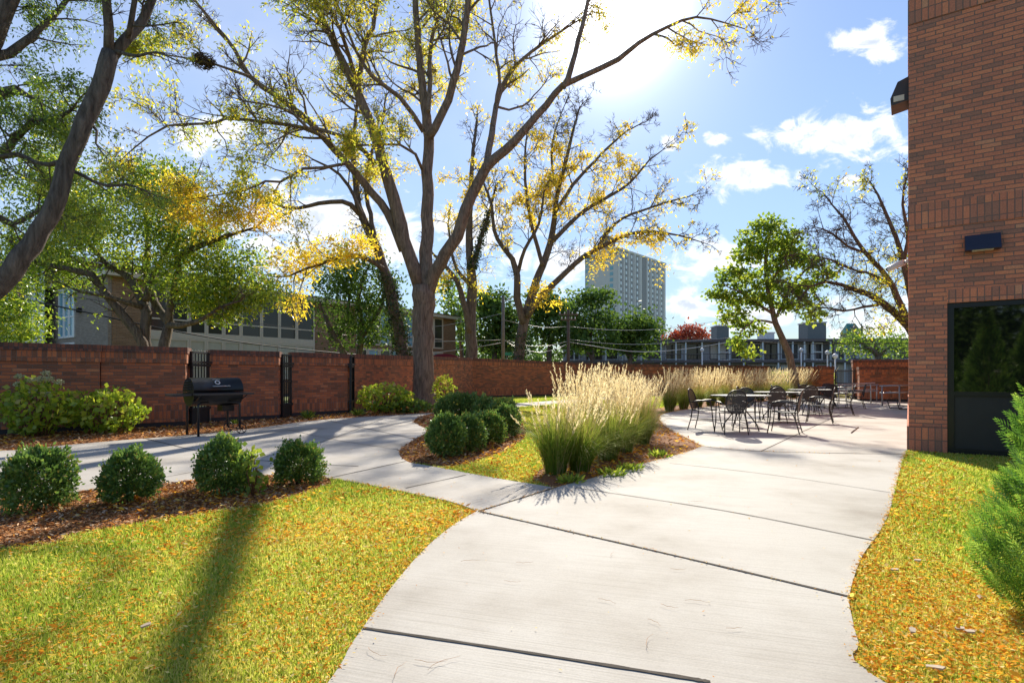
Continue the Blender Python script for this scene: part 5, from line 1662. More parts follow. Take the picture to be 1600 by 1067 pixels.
for x, y, lb_ in ((481, 655, 'small fern tuft under the square wall section'), (366, 664, 'tiny weed tuft under the short wall section behind the wheels'), (560, 650, 'fern tuft at the thinnest fence gap')):
    b = G(x, y)
    o = thing('fern_tuft', lb_, 'plant', b)
    k_ = .5 if x == 366 else 1.0
    n = 90
    a = NR.uniform(0, 6.28, n); e = NR.uniform(.2, 1.2, n)
    d = np.stack([np.cos(a) * np.cos(e), np.sin(a) * np.cos(e), np.sin(e)], 1)
    link('foliage', quads_mesh('foliage', leaf_quads(d * NR.uniform(0, .12, n)[:, None] * k_ + np.array([0, 0, .02]), d, NR.uniform(.12, .26, n) * k_, .035 * k_), NR.uniform(0, 1, n)), LM['maple'], o)


# ------------------------------------------------------------------ feather reed grass
def reed_meshes(seed, nb=900, npl=95, h=1.0, ph=1.3, lean=(0, 0), fan=1.0, pscale=1.0):
    rg = np.random.default_rng(seed)
    S = 5
    a = rg.uniform(0, 6.283, nb)
    r0 = np.sqrt(rg.uniform(0, 1, nb)) * .12
    base_ = np.stack([r0 * np.cos(a), r0 * np.sin(a), np.zeros(nb)], 1)
    ht = (.3 + .7 * rg.uniform(0, 1, nb) ** .7) * h
    out = rg.uniform(.05, 1.0, nb) ** 1.05 * fan * ht * .95
    a2 = a + rg.normal(0, .5, nb)
    dirx = np.stack([np.cos(a2), np.sin(a2), np.zeros(nb)], 1)
    sag = np.clip(rg.uniform(-.1, .3, nb) * fan + .75 * (out / ht - .32), 0, .82)
    wv = np.stack([-np.sin(a2), np.cos(a2), np.zeros(nb)], 1) * (.0036)
    rows = []
    for k in range(S + 1):
        t = k / S
        pos = base_ + dirx * (out * t ** 1.8)[:, None] + np.array([lean[0], lean[1], 0]) * t * t * .4
        pos[:, 2] = ht * (t - sag * t ** 3)
        ww = wv * (1.0 - .85 * t ** 2)
        rows.append((pos - ww, pos + ww))
    V, tn = [], []
    br = rg.normal(0, .12, nb)
    for k in range(S):
        V.append(np.stack([rows[k][0], rows[k][1], rows[k + 1][1], rows[k + 1][0]], 1))
        tn.append(np.clip(.18 + .5 * ((k + .5) / S) ** 1.5 + br, 0, 1))
    fol = quads_mesh('foliage', np.concatenate(V), np.concatenate(tn))
    # upright stalks ending in narrow plumes
    V, tn = [], []
    a = rg.uniform(0, 6.283, npl)
    r0 = np.sqrt(rg.uniform(0, 1, npl)) * .14
    base_ = np.stack([r0 * np.cos(a), r0 * np.sin(a), np.zeros(npl)], 1)
    hh = rg.uniform(.68, 1.07, npl) * ph
    end = base_ + np.stack([np.cos(a) * r0 * 1.3 + lean[0] * .35 + rg.normal(0, .12, npl), np.sin(a) * r0 * 1.3 + lean[1] * .35 + rg.normal(0, .12, npl), hh], 1)
    mid = base_ * .45 + end * .55
    mid[:, :2] = base_[:, :2] * .6 + end[:, :2] * .4
    for s, e, w0, w1 in ((base_, mid, .0028, .0022), (mid, end, .0022, .0012)):
        for ax in (np.array([1, 0, 0]), np.array([0, 1, 0])):
            V.append(np.stack([s - ax * w0, s + ax * w0, e + ax * w1, e - ax * w1], 1)); tn.append(np.full(npl, .02) + rg.uniform(0, .25, npl))
    d = unit(end - mid)
    plen = rg.uniform(.2, .30, npl) * pscale
    for q in range(26):                     # little spikelets hugging the stalk
        t = (q + .5) / 26
        c = end - d * (plen * (1 - t))[:, None]
        aa = rg.uniform(0, 6.283, npl)
        o = np.stack([np.cos(aa), np.sin(aa), np.zeros(npl)], 1)
        dd = unit(d + o * .42)
        V.append(leaf_quads(c, dd, rg.uniform(.035, .06, npl) * (1.15 - .5 * t), .0085, rnd_dirs(npl))); tn.append(np.clip(rg.normal(.62, .22, npl), 0, 1))
    pl = quads_mesh('plumage', np.concatenate(V), np.concatenate(tn))
    return fol, pl


RM = [reed_meshes(101, 1250, 46, .92, 1.02, (0, 0), .72, .8), reed_meshes(102, 1200, 85, .88, 1.26, (.16, 0), .78), reed_meshes(103, 1200, 95, .86, 1.3, (.2, 0), .85), None, reed_meshes(105, 1350, 40, .9, 1.08, (.1, -.1), .95, .9)]
RM[3] = reed_meshes(104, 850, 85, .85, 1.26, (.55, -.1), .9)


def reed(label, x, y, k, rz, s, group, cat='ornamental grass'):
    o = thing('feather_grass', label, cat, (*G(x, y)[:2], 0), rz, group)
    s *= .93 if y > 670 else .97
    o.scale = (s * 1.05, s * 1.05, s)
    link('foliage', RM[k][0], LM['reed'], o)
    p = link('plumage', RM[k][1], LM['plume'], o)
    p['kind'] = 'stuff'
    return o


g = 'feather reed grass clumps at the walk fork'
for x, y, k, s, lb_ in ((868, 742, 0, 1.05, 'stiff brownish clump nearest the camera in the fork bed'), (906, 738, 4, 1.0, 'drooping green clump beside the stiff brown one, nearest the walk'), (902, 712, 2, 1.08, 'pale plumed clump behind the stiff brown one'),
                        (950, 720, 4, 1.04, 'green clump in the middle of the fork bed with tall plumes'), (945, 699, 2, 1.1, 'tall plumed clump behind the middle of the fork bed'), (976, 708, 1, .98, 'green clump third along the walk edge'),
                        (1004, 695, 1, .96, 'clump at the right tip of the fork bed before the tables'), (972, 688, 2, 1.02, 'plumed clump behind the right tip of the fork bed'), (915, 690, 2, 1.0, 'plumed clump at the lawn side rear of the fork bed'), (1000, 680, 1, 1.0, 'rearmost clump of the fork bed, by the patio corner')):
    reed(lb_, x, y, k, R.uniform(-.7, .7), s, g)
g = 'feather reed grass row along the patio edge'
row = [(1046, 643.5), (1068, 640), (1090, 637), (1110, 634.5), (1130, 632), (1150, 630), (1170, 628), (1188, 626.3), (1205, 625), (1222, 623.5), (1238, 622), (1254, 620.5), (1268, 619.5), (1280, 618.8)]
names = ['clump at the left end of the long patio row', 'second clump from the left in the patio row', 'clump behind the leftmost patio chair', 'clump just right of the leftmost patio chair', 'clump behind the left rim of the front table', 'clump behind the middle of the front table',
         'clump behind the right rim of the front table', 'clump behind the second table', 'brown tinged clump behind the second table', 'clump behind the gap between second and third table', 'clump at the foot of the young maple', 'clump left of the last one in the row', 'next to last clump at the right end of the patio row', 'windswept last clump at the right end of the patio row']
for i, ((x, y), nm) in enumerate(zip(row, names)):
    reed(nm, x, y, 3 if i > 4 else 2, R.uniform(-.5, .5), 1.12 + .02 * i, g)

# weeds at the foot of the clumps
for x, y, lb_ in ((955, 746, 'weed tuft at the bed edge below the drooping clump'), (985, 738, 'weed tuft beside the walk at the middle of the fork bed'), (1030, 716, 'weed tuft near the right tip of the fork bed'), (890, 757, 'weed tuft at the pointed end of the fork bed')):
    o = thing('weed_tuft', lb_, 'plant', (*G(x, y)[:2], 0))
    n = 110
    a = NR.uniform(0, 6.28, n); e = NR.uniform(.3, 1.3, n); r0 = NR.uniform(0, .14, n)
    d = np.stack([np.cos(a) * np.cos(e), np.sin(a) * np.cos(e), np.sin(e)], 1)
    c = np.stack([np.cos(a) * r0, np.sin(a) * r0, NR.uniform(0, .08, n)], 1)
    link('foliage', quads_mesh('foliage', leaf_quads(c, d, NR.uniform(.04, .10, n), .028), NR.uniform(.2, 1, n)), LM['maple'], o)


# ------------------------------------------------------------------ arborvitae
def arb_meshes(seed, n=8000, fine=14):
    rg = np.random.default_rng(seed)
    g = Clump(5.5, seed)
    z = rg.uniform(.02, 1.0, n) ** 1.15
    prof = np.interp(z, [0, .08, .22, .45, .7, .9, 1.0], [.46, .54, .54, .43, .28, .12, .02])
    a = rg.uniform(0, 6.283, n)
    o = np.stack([np.cos(a), np.sin(a), np.zeros(n)], 1)
    pp = np.concatenate([o[:, :2] * .5, (z * 1.9)[:, None]], 1)
    r = prof * (1 + .34 * g(pp)) * (1 - np.abs(rg.normal(0, .24, n)))
    p = o * r[:, None]; p[:, 2] = z * 1.9
    up = unit(o * .8 + np.array([0, 0, .75]) + rnd_dirs(n) * .35)          # sprays point up and out
    pn = unit(np.cross(up, np.array([0, 0, 1.0])) * .8 + rnd_dirs(n) * .55)
    side = unit(np.cross(up, pn))
    V, T = [], []
    L = rg.uniform(.075, .15, n)
    tone = np.clip(.5 + .2 * g(pp * 1.7) + rg.normal(0, .18, n), 0, 1)
    for k in range(fine):                   # leaflets set alternately along each flat spray
        f = k / (fine - 1)
        sg = 1 if k % 2 else -1
        st = p + up * (L * f * .85)[:, None]
        d = unit(up * (.55 + .5 * f) + side * (sg * (1.0 - .75 * f)) + np.array([0, 0, -.12]))
        V.append(leaf_quads(st, d, L * (.42 - .22 * f), .0085 - .002 * f, pn))
        T.append(np.clip(tone - .12 + rg.normal(0, .1, n) + .28 * f, 0, 1))
    me = quads_mesh('foliage', np.concatenate(V), np.concatenate(T))
    mb = MB().tube([(0, 0, 0), (.02, 0, .9), (0, 0, 1.8)], [.03, .02, .004], 7)
    for i in range(40):
        zz = random.Random(i).uniform(.1, 1.5); aa = i * 2.4
        rr = np.interp(zz / 1.9, [0, .2, .5, .9], [.3, .4, .3, .06])
        mb.tube([(0, 0, zz), (math.cos(aa) * rr, math.sin(aa) * rr, zz + .12)], [.009, .003], 4)
    return me, mb.mesh('stem')


AM = arb_meshes(201)
g = 'arborvitae planted along the brick building'
for (x, y, s, rz, lb_) in ((2.94, 2.68, 1.06, 0, 'feathery bright green arborvitae cut by the right edge of the photo'), (4.7, 5.6, 1.25, 1.0, 'arborvitae outside the frame, mirrored in the dark window left of centre'), (4.35, 3.55, 1.3, 2.2, 'arborvitae outside the frame, mirrored at the right side of the dark window'), (3.9, 1.2, 1.35, 3.0, 'arborvitae behind the camera mirrored low in the dark window')):
    if y > 5: x, y = 6.9, 5.55
    o = thing('arborvitae', lb_, 'shrub', (x, y, 0), rz, g)
    o.scale = (s * .70, s * .70, s)
    link('foliage', AM[0], LM['arb'], o)
    link('stem', AM[1], M['bark2'], o)
# the trees behind the camera that the dark window mirrors
g = 'trees behind the camera mirrored in the window'
for i, (x, y, hh) in enumerate(((-4.5, -9, 8), (-9, -13, 9), (-1.5, -12, 9), (-13, -20, 11), (1.5, -16, 10))):
    o = thing('mirrored_tree', ['dense tree mirrored at the left of the dark window', 'wide tree mirrored high in the dark window', 'tree mirrored in the middle of the dark window', 'tallest tree mirrored at the top of the dark window', 'tree mirrored at the right of the dark window'][i], 'tree', (x, y, 0), 0, g)
    V, t, _ = blob_leaves([(Vector((0, 0, hh * .55)), (hh * .28, hh * .28, hh * .42), 330), (Vector((.6, .3, hh * .3)), (hh * .3, hh * .3, hh * .25), 160)], 12, .3, .6, -.3, .6, 70 + i, .35, (.45, .25))
    link('crown', quads_mesh('crown', V, t), LM['dark'], o)
    mb = MB().tube([(0, 0, 0), (.1, 0, hh * .4), (0, .1, hh * .8)], [.22, .15, .03], 8)
    link('trunk', mb.mesh('trunk'), M['bark2'], o)


# ================================================================== PATIO SET
def make_chair():
    r = thing('patio_chair', 'chair', 'chair')
    # local: faces +Y, seat height .43
    def seat_pt(u, v): return Vector((u * (.235 - .02 * v), .22 * v, .43 + .012 * (u * u + v * v) - .02 * (1 - v) * .5))
    mb = MB(); N = 8
    vs = []; fs = []
    for i in range(N + 1):
        for j in range(N + 1):
            u, v = -1 + 2 * i / N, -1 + 2 * j / N
            uu = u * math.sqrt(1 - v * v * .18); vv = v * math.sqrt(1 - u * u * .18)
            vs.append(seat_pt(uu, vv))
    for i in range(N):
        for j in range(N): fs.append((i * (N + 1) + j, (i + 1) * (N + 1) + j, (i + 1) * (N + 1) + j + 1, i * (N + 1) + j + 1))
    mb.poly(vs, fs, True)
    link('seat', mb.mesh('seat'), M['cmesh'], r)
    rim = []
    for k in range(29):
        a = 2 * math.pi * k / 28
        u, v = math.cos(a), math.sin(a)
        m_ = max(abs(u), abs(v)); q = .82 + .18 * (1 / max(m_, .7071) - 1) / .4142
        rim.append(seat_pt(max(-1, min(1, u * 1.12)), max(-1, min(1, v * 1.12))))
    sf = MB().tube(rim, .010, 6); link('seat_frame', sf.mesh('seat_frame'), M['chair'], r)
    # oval back leaning rearwards
    def back_pt(a, k=1.0):
        x = math.copysign(abs(math.cos(a)) ** .8, math.cos(a)) * .205 * k; z = math.sin(a) * .235 * k
        return Vector((x, -.235 - (.66 + z - .42) * .20 - .02 * (1 - (x / .205) ** 2), .66 + z))
    mb = MB()
    ring = [back_pt(2 * math.pi * k / 28) for k in range(28)]
    ring2 = [back_pt(2 * math.pi * k / 28, .5) for k in range(28)]
    mb.poly([back_pt(0, 0)] + ring2 + ring, [(0, 1 + k, 1 + (k + 1) % 28) for k in range(28)] + [(1 + k, 29 + k, 29 + (k + 1) % 28, 1 + (k + 1) % 28) for k in range(28)], True)
    link('backrest', mb.mesh('backrest'), M['cmesh'], r)
    bf = MB().tube([back_pt(2 * math.pi * k / 28) for k in range(29)], .0115, 6); link('back_frame', bf.mesh('back_frame'), M['chair'], r)
    for s in (-1, 1):
        link('leg', MB().tube([(s * .26, .285, 0), (s * .245, .24, .25), (s * .245, .225, .44), (s * .25, .20, .6), (s * .255, .13, .645)], .0115, 7).mesh('leg'), M['chair'], r)
        link('leg', MB().tube([(s * .235, -.31, 0), (s * .21, -.235, .28), (s * .205, -.22, .44), (s * .21, -.25, .56)], .0115, 7).mesh('leg'), M['chair'], r)
        link('armrest', MB().tube([(s * .255, .20, .63), (s * .258, .1, .648), (s * .255, -.1, .64), (s * .225, -.262, .60)], [.016, .019, .017, .012], 8).mesh('armrest'), M['chair'], r)
        link('stretcher', MB().tube([(s * .222, -.255, .22), (s * .248, .246, .22)], .008, 5).mesh('stretcher'), M['chair'], r)
    link('stretcher', MB().tube([(-.225, -.262, .3), (.225, -.262, .3)], .008, 5).mesh('stretcher'), M['chair'], r)
    return r


def make_table():
    r = thing('patio_table', 'table', 'table')
    link('tabletop', MB().lathe([(0.0, .735), (.60, .735), (.612, .738), (.612, .752), (.60, .755), (.0, .755)][1:5], sides=44).mesh('tabletop'), M['ctop'], r)
    rim = MB().tube([(.615 * math.cos(k * math.pi / 20), .615 * math.sin(k * math.pi / 20), .745) for k in range(41)], .014, 6)
    link('rim', rim.mesh('rim'), M['chair'], r)
    for k in range(4):
        a = math.pi / 4 + k * math.pi / 2
        c, s = math.cos(a), math.sin(a)
        pr = [(.40, .0), (.36, .12), (.22, .30), (.12, .42), (.14, .56), (.30, .68), (.44, .734)]
        link('leg', MB().tube([(c * q, s * q, z) for q, z in pr], .014, 7).mesh('leg'), M['chair'], r)
    link('leg_ring', MB().tube([(.125 * math.cos(k * math.pi / 10), .125 * math.sin(k * math.pi / 10), .44) for k in range(21)], .010, 5).mesh('leg_ring'), M['chair'], r)
    return r


tables = [(5.05, 12.45), (7.15, 15.1), (9.45, 17.9), (12.0, 21.4)]
tn = ['front round mesh table nearest the walk', 'second round mesh table behind the front one', 'third round mesh table in the patio row', 'farthest round mesh table near the ramp rails']
chair0, table0 = make_chair(), make_table()
offs = [(-.80, -.08), (-.52, -.90), (.58, -.78), (.45, .92)]
cn = [['chair at the left of the front table, side on before the grass', 'chair seen from behind, nearest the camera at the front table', 'chair at the right of the front table with sunlit edge', 'chair at the far side of the front table facing the camera'],
      ['chair left of the second table, just above the front table rim', 'chair seen from behind at the near side of the second table', 'chair right of the second table, seat towards the left', 'chair at the far side of the second table by the grass'],
      ['chair left of the third table before the grass row', 'chair seen from behind at the near side of the third table', 'chair right of the third table, in line with the maple', 'chair at the far side of the third table'],
      ['chair left of the farthest table', 'chair seen from behind at the near side of the farthest table', 'chair right of the farthest table, standing apart before the gate', 'chair at the far side of the farthest table by the wall']]
for i, (tx, ty) in enumerate(tables):
    t = table0 if i == 0 else dup(table0, (0, 0, 0))
    t.location = (tx, ty, .03); t.rotation_euler = (0, 0, i * .37)
    t['label'] = tn[i]; t['group'] = 'round patio tables'
    for j, (ox, oy) in enumerate(offs):
        c = chair0 if i == j == 0 else dup(chair0, (0, 0, 0))
        ox2, oy2 = ox + R.uniform(-.06, .06), oy + R.uniform(-.06, .06)
        c.location = (tx + ox2, ty + oy2, .03)
        face = math.atan2(-oy2, -ox2) - math.pi / 2 + R.uniform(-.15, .15)
        if j == 0: face = -math.pi / 2 - .62 + R.uniform(-.12, .12)
        if j == 1: face = -.12 + R.uniform(-.15, .15)
        if j == 2: face = math.pi / 2 - .55 + R.uniform(-.12, .12)
        c.rotation_euler = (0, 0, face)
        c['label'] = cn[i][j]; c['group'] = 'steel mesh chairs around the patio tables'


# ------------------------------------------------------------------ ramp rails, bench
def handrail(label, a, b, zt, posts, yaw=0):
    """two pipes between photo points on the ground plane at Y"""
    a, b = Vector(a), Vector(b)
    o = thing('handrail', label, 'handrail', (a.x, a.y, 0), 0, 'steel rails of the far ramp')
    for dz in (0, -.28):
        e = b + Vector((0, 0, dz)); s = a + Vector((0, 0, dz))
        MB().tube([s, s.lerp(e, .5), e], .026, 8).build('rail', M['steel'], o)
    for t in posts:
        p = a.lerp(b, t)
        MB().tube([(p.x, p.y, 0), (p.x, p.y, p.z)], .028, 8).build('post', M['steel'], o)
    return o


handrail('steel ramp rail left of the gap before the far wall', P(1303, 601.5, 24.2), P(1367, 598.5, 24.6), 0, (.12, .9))
handrail('steel ramp rail running behind the brick corner', P(1374, 603, 22.6), P(1450, 600.5, 22.2), 0, (.06, .42, .95))
handrail('rear steel ramp rail close against the far wall', P(1300, 606, 26.0), P(1372, 601, 26.2), 0, (.3, .97))
bq = G(1403, 641)
be = thing('slatted_bench', 'dark slatted metal bench end showing beside the brick corner', 'bench', (bq.x, bq.y, .03))
mb = MB()
for i in range(8):
    mb.box((.06 + .05 * i, -.02, .12), (.095 + .05 * i, .5, .14))
link('seat', mb.mesh('seat'), M['black'], be)
link('frame', MB().tube([(-.06, 0, .34), (.05, 0, .02), (.5, 0, .02)], .016, 6).mesh('frame'), M['black'], be)
link('frame', MB().tube([(-.06, .5, .34), (.05, .5, .02), (.5, .5, .02)], .016, 6).mesh('frame'), M['black'], be)


# ------------------------------------------------------------------ twigs and chips lying about
tw_px = [(1010, 1015, .22, 1.2), (1045, 960, .15, -.7), (1025, 985, .15, -.9), (585, 1035, .2, -1.0), (690, 1048, .26, .5), (672, 1050, .22, -.2), (735, 885, .2, .1), (820, 889, .18, .1), (950, 950, .17, -.4), (1060, 900, .15, -.3), (1090, 950, .2, -.2), (800, 920, .16, -.6), (955, 875, .14, .7), (1090, 790, .2, .1), (620, 1062, .2, .9), (1150, 995, .14, .3)]
for i, (x, y, L, a) in enumerate(tw_px):
    L *= .62
    a *= 1.0 + .7 * math.sin(i * 3.3)
    b = G(x, y)
    o = thing('fallen_twig', 'thin brown twig lying on the broom-finished walk', 'twig', (b.x, b.y, .038), a, 'twigs scattered on the walk')
    pts = [(L * (k / 5 - .5), .5 * L * ((k / 5 - .5) ** 2) * (1 if i % 2 else -1) + .02 * L * math.sin(k * 2.1 + i), .003 + .003 * (k % 2)) for k in range(6)]
    link('stalk', MB().tube(pts, [.0006, .0009, .0009, .0008, .0006, .0004], 4).mesh('stalk'), M['needle'], o)
o = MB(); a_ = G(1336, 680); 
o.tube([tuple(G(1330, 679)[:2]) + (.04,), tuple(G(1341, 670)[:2]) + (.04,)], .011, 6)
tag(o.build('fallen_stick', M['wood']), 'dark stick lying on the patio before the tables', 'stick')
for i, (x, y, L, a) in enumerate(((1426, 998, .085, 1.1), (1434, 885, .07, -.4), (1398, 900, .08, -.2), (1462, 1058, .12, -.4), (1548, 826, .08, -.8), (1515, 1000, .09, -.2), (228, 990, .08, .9), (1500, 995, .07, -.1), (1530, 945, .06, .5))):
    b = G(x, y)
    lab = {0: 'bright white splinter of wood on the right lawn', 6: 'pale splinter of wood on the left lawn'}.get(i, 'weathered chip of wood lying on the right lawn')
    o = thing('wood_chip', lab, 'wood chip', (b.x, b.y, .035), a, 'wood chips scattered on the lawn')
    mb = MB()
    L *= .55
    mb.poly([(-L / 2, -.008, 0), (L * .3, -.014, .004), (L / 2, .002, .008), (L * .2, .013, .004), (-L * .45, .010, 0), (-L / 2, -.008, .008), (L * .3, -.014, .012), (L / 2, .002, .014), (L * .2, .013, .012), (-L * .45, .010, .008)],
            [(4, 3, 2, 1, 0), (5, 6, 7, 8, 9)] + [(k, (k + 1) % 5, 5 + (k + 1) % 5, 5 + k) for k in range(5)])
    link('splinter', mb.mesh('splinter'), M['chip'], o)


# ================================================================== BUILDINGS BEYOND
def ray_t(x, A, d):
    k = (x - 800) / F
    return (k * A.y - A.x) / (d.x - k * d.y)


# ---- long two-storey building, left
A = Vector((-21.8, 30.7, 0)); Dd = Vector((16.2, 23.6, 0)).normalized(); Nn = Vector((-Dd.y, Dd.x, 0)); Nn = Vector((-.824, .566, 0))
RH = 7.0
hb = thing('apartment_building', 'long low brick building with big window bands and flat pale roof edge', 'building', A)
LT = ray_t(712, A, Dd)
def bp_(t, s): p = A + Dd * t + Nn * s; return (p.x, p.y)
MB().prism([bp_(0, 0), bp_(LT, 0), bp_(LT, 9.4), bp_(0, 9.4)], -.03, RH - .35).build('wall', M['brown'], hb, uv=True)
MB().prism([bp_(-.02, -.0), bp_(-.02, 9.42), bp_(-.2, 9.42), bp_(-.2, 0)], -.03, RH - .35).build('end_wall', M['tan'], hb, uv=True)
rf = MB().prism([bp_(-.5, -.5), bp_(LT + .5, -.5), bp_(LT + .5, 9.9), bp_(-.5, 9.9)], RH - .349, RH - .07).build('roof', M['cream'], hb)
MB().prism([bp_(-.56, -.56), bp_(LT + .56, -.56), bp_(LT + .56, 9.96), bp_(-.56, 9.96)], RH - .069, RH).build('roof_edge', M['black'], rf)


def bay(parent, pf, t0, t1, z0, z1, glass, frame, rail=None, th=.06, out=.02):
    """one window: frame with its pane a sub-part"""
    mb = MB()
    for a0, a1, b0, b1 in ((t0, t0 + th, z0, z1), (t1 - th, t1, z0, z1), (t0 + th, t1 - th, z1 - th, z1), (t0 + th, t1 - th, z0, z0 + th)):
        mb.prism([pf(a0, -out - .05), pf(a1, -out - .05), pf(a1, .01), pf(a0, .01)], b0, b1)
    if rail: mb.prism([pf(t0 + th, -out - .04), pf(t1 - th, -out - .04), pf(t1 - th, .01), pf(t0 + th, .01)], rail, rail + th * .8)
    w_ = mb.build('window', M[frame], parent)
    MB().prism([pf(t0 + th, -out), pf(t1 - th, -out), pf(t1 - th, .008), pf(t0 + th, .008)], z0 + th, z1 - th).build('pane', M[glass], w_)
    return w_


edges = [ray_t(x, A, Dd) for x in (232, 262, 295, 322, 349, 376, 408, 436, 463, 491)]
for i, (a, b) in enumerate(zip(edges[:-1], edges[1:])):
    bay(hb, bp_, a, b - .01, 1.0, 3.45, 'blind', 'cream', 1.75, .11)
    bay(hb, bp_, a, b - .01, 3.75, RH - .36, 'pane', 'cream', 4.5, .11)
MB().prism([bp_(edges[0], -.08), bp_(edges[-1], -.08), bp_(edges[-1], .0), bp_(edges[0], .0)], 3.452, 3.748).build('spandrel', M['cream'], hb)
e2 = [ray_t(x, A, Dd) for x in (556, 574, 592, 610, 628, 646, 662, 677, 692)]
for i, (a, b) in enumerate(zip(e2[:-1], e2[1:])):
    bay(hb, bp_, a, b - .02, 1.0, 3.45, 'bluew' if i % 2 else 'pane', 'cream', 1.9, .14)
    bay(hb, bp_, a, b - .02, 3.75, RH - .36, 'pane' if i % 2 else 'bluew', 'cream', 4.6, .14)
# end wall windows and pipe
def ep_(s, o): p = A - Dd * (.2 - o) + Nn * s; return (p.x, p.y)
k0 = A - Dd * .2
ex = [ray_t(x, k0, Nn) for x in (93, 101.5, 109.5, 118)]
for a, b in zip(ex[:-1], ex[1:]):
    lo, hi = min(a, b), max(a, b)
    bay(hb, ep_, lo + .02, hi - .02, .9, 3.2, 'bluew', 'white', 1.5, .12)
    bay(hb, ep_, lo + .02, hi - .02, 3.5, RH - .5, 'bluew', 'white', 4.7, .12)
MB().tube([(*ep_(9.3, -.25), 0), (*ep_(9.3, -.25), RH - .4)], .12, 8).build('downpipe', M['bronze'], hb)
MB().prism([ep_(3.6, -.01), ep_(3.95, -.01), ep_(3.95, -.28), ep_(3.6, -.28)], 4.9, 5.15).build('floodlight', M['black'], hb)
# higher wing behind
W0 = Vector(k0 + Nn * 10.0); 
wg = thing('apartment_wing', 'taller brick wing with white-framed windows behind the left trees', 'building', W0)
def wp_(s, o): p = W0 + Nn * s + Dd * o; return (p.x, p.y)
MB().prism([wp_(0, -.6), wp_(16, -.6), wp_(16, 12), wp_(0, 12)], -.03, 8.9).build('wall', M['brown'], wg, uv=True)
MB().prism([wp_(-.3, -.9), wp_(16.3, -.9), wp_(16.3, 12.3), wp_(-.3, 12.3)], 8.902, 9.2).build('roof', M['cream'], wg)
def wq_(s, o): return wp_(s, o - .6)
kk = W0 - Dd * .6
for x0, x1 in ((41, 56), (56, 70), (8, 22), (-22, -8)):
    a, b = sorted((ray_t(x0, kk, Nn), ray_t(x1, kk, Nn)))
    bay(wg, wq_, a + .02, b - .02, 1.2, 3.5, 'pane', 'white', 1.6, .12)
    bay(wg, wq_, a + .02, b - .02, 5.2, 7.6, 'pane', 'white', None, .12)
    MB().prism([wq_(a, -.05), wq_(b, -.05), wq_(b, .0), wq_(a, .0)], 3.56, 5.15).build('spandrel', M['white'], wg)

# red fabric canopy at the building's entrance
ca = P(694, 588, 47)
cn_ = thing('entrance_canopy', 'dark red fabric canopy by the far end of the long building', 'canopy', (ca.x, ca.y, 0))
mb = MB()
n = 8
vs = []
for yy in (0, 3.2):
    for i in range(n + 1):
        a = math.pi * i / n
        vs.append((-1.35 * math.cos(a), yy, 2.55 + .55 * math.sin(a)))
    vs += [(1.35, yy, 2.3), (-1.35, yy, 2.3)]
m_ = n + 3
mb.poly(vs, [tuple(range(m_ - 1, -1, -1)), tuple(range(m_, 2 * m_))] + [(i, (i + 1) % m_, m_ + (i + 1) % m_, m_ + i) for i in range(m_)])
link('awning', mb.mesh('awning'), M['canvas'], cn_)
for x in (-1.25, 1.25):
    for y in (.1, 3.1):
        link('post', MB().tube([(x, y, 0), (x, y, 2.4)], .04, 6).mesh('post'), M['black'], cn_)

# ---- tower block
TC = Vector((45.4, 242, 0)); T1 = Vector((30.2, 35, 0)).normalized(); T2 = Vector((-35, 30.2, 0)).normalized()
TH = 56.0
tb = thing('tower_block', 'tall grey tower block rising behind the dark trees', 'building', TC)
LR = ray_t(1040, TC, T1); LL_ = ray_t(914, TC, T2)
def tp(t, s): p = TC + T1 * t + T2 * s; return (p.x, p.y)
MB().prism([tp(0, 0), tp(LR, 0), tp(LR, LL_), tp(0, LL_)], -.03, TH).build('wall', M['tower'], tb)
MB().prism([tp(-.3, -.3), tp(LR + .3, -.3), tp(LR + .3, LL_ + .3), tp(-.3, LL_ + .3)], TH + .002, TH + .8).build('parapet', M['towerl'], tb)
a0, a1 = ray_t(1003.5, TC, T1), ray_t(1009, TC, T1)
MB().prism([tp(a0, -.15), tp(a1, -.15), tp(a1, 0), tp(a0, 0)], 0, TH).build('recess_strip', M['towerd'], tb)
cols = [970, 978.3, 986.6, 995.5, 1012.6, 1019.5, 1026.4, 1033.3]
ts = [ray_t(x, TC, T1) for x in cols]
for x in (966.3, 974.1, 982.4, 991, 999.8, 1010.2, 1016, 1023, 1029.9, 1036.8):
    t = ray_t(x, TC, T1)
    MB().prism([tp(t - .35, -.55), tp(t + .35, -.55), tp(t + .35, 0), tp(t - .35, 0)], 0, TH + .0).build('pilaster', M['towerl'], tb)
for t in ts:
    MB().prism([tp(t - 1.25, -.08), tp(t + 1.25, -.08), tp(t + 1.25, 0), tp(t - 1.25, 0)], 0, TH - .3).build('window_strip', M['towerd'], tb)
rest = MB()
cnt = 0
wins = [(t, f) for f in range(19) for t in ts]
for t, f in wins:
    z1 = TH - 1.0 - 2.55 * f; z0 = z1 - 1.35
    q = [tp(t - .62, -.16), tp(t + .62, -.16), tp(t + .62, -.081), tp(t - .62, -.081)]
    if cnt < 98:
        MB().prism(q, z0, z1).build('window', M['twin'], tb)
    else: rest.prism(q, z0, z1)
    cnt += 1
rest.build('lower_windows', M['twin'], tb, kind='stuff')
sl_ = [ray_t(955.5, TC, T2), ray_t(917.5, TC, T2)]
mb = MB()
for s in sl_:
    for f in range(18):
        z1 = TH - 2 - 2.55 * f
        mb.prism([tp(-.1, s - .8), tp(-.1, s + .8), tp(0, s + .8), tp(0, s - .8)], z1 - 1.5, z1)
mb.build('side_windows', M['bluew'], tb, kind='stuff')
c0 = ray_t(930, TC, T2)
MB().prism([tp(2, c0 - 1), tp(8, c0 - 1), tp(8, c0 - 5.5), tp(2, c0 - 5.5)], TH + .81, TH + 7.0).build('penthouse', M['pent'], tb)
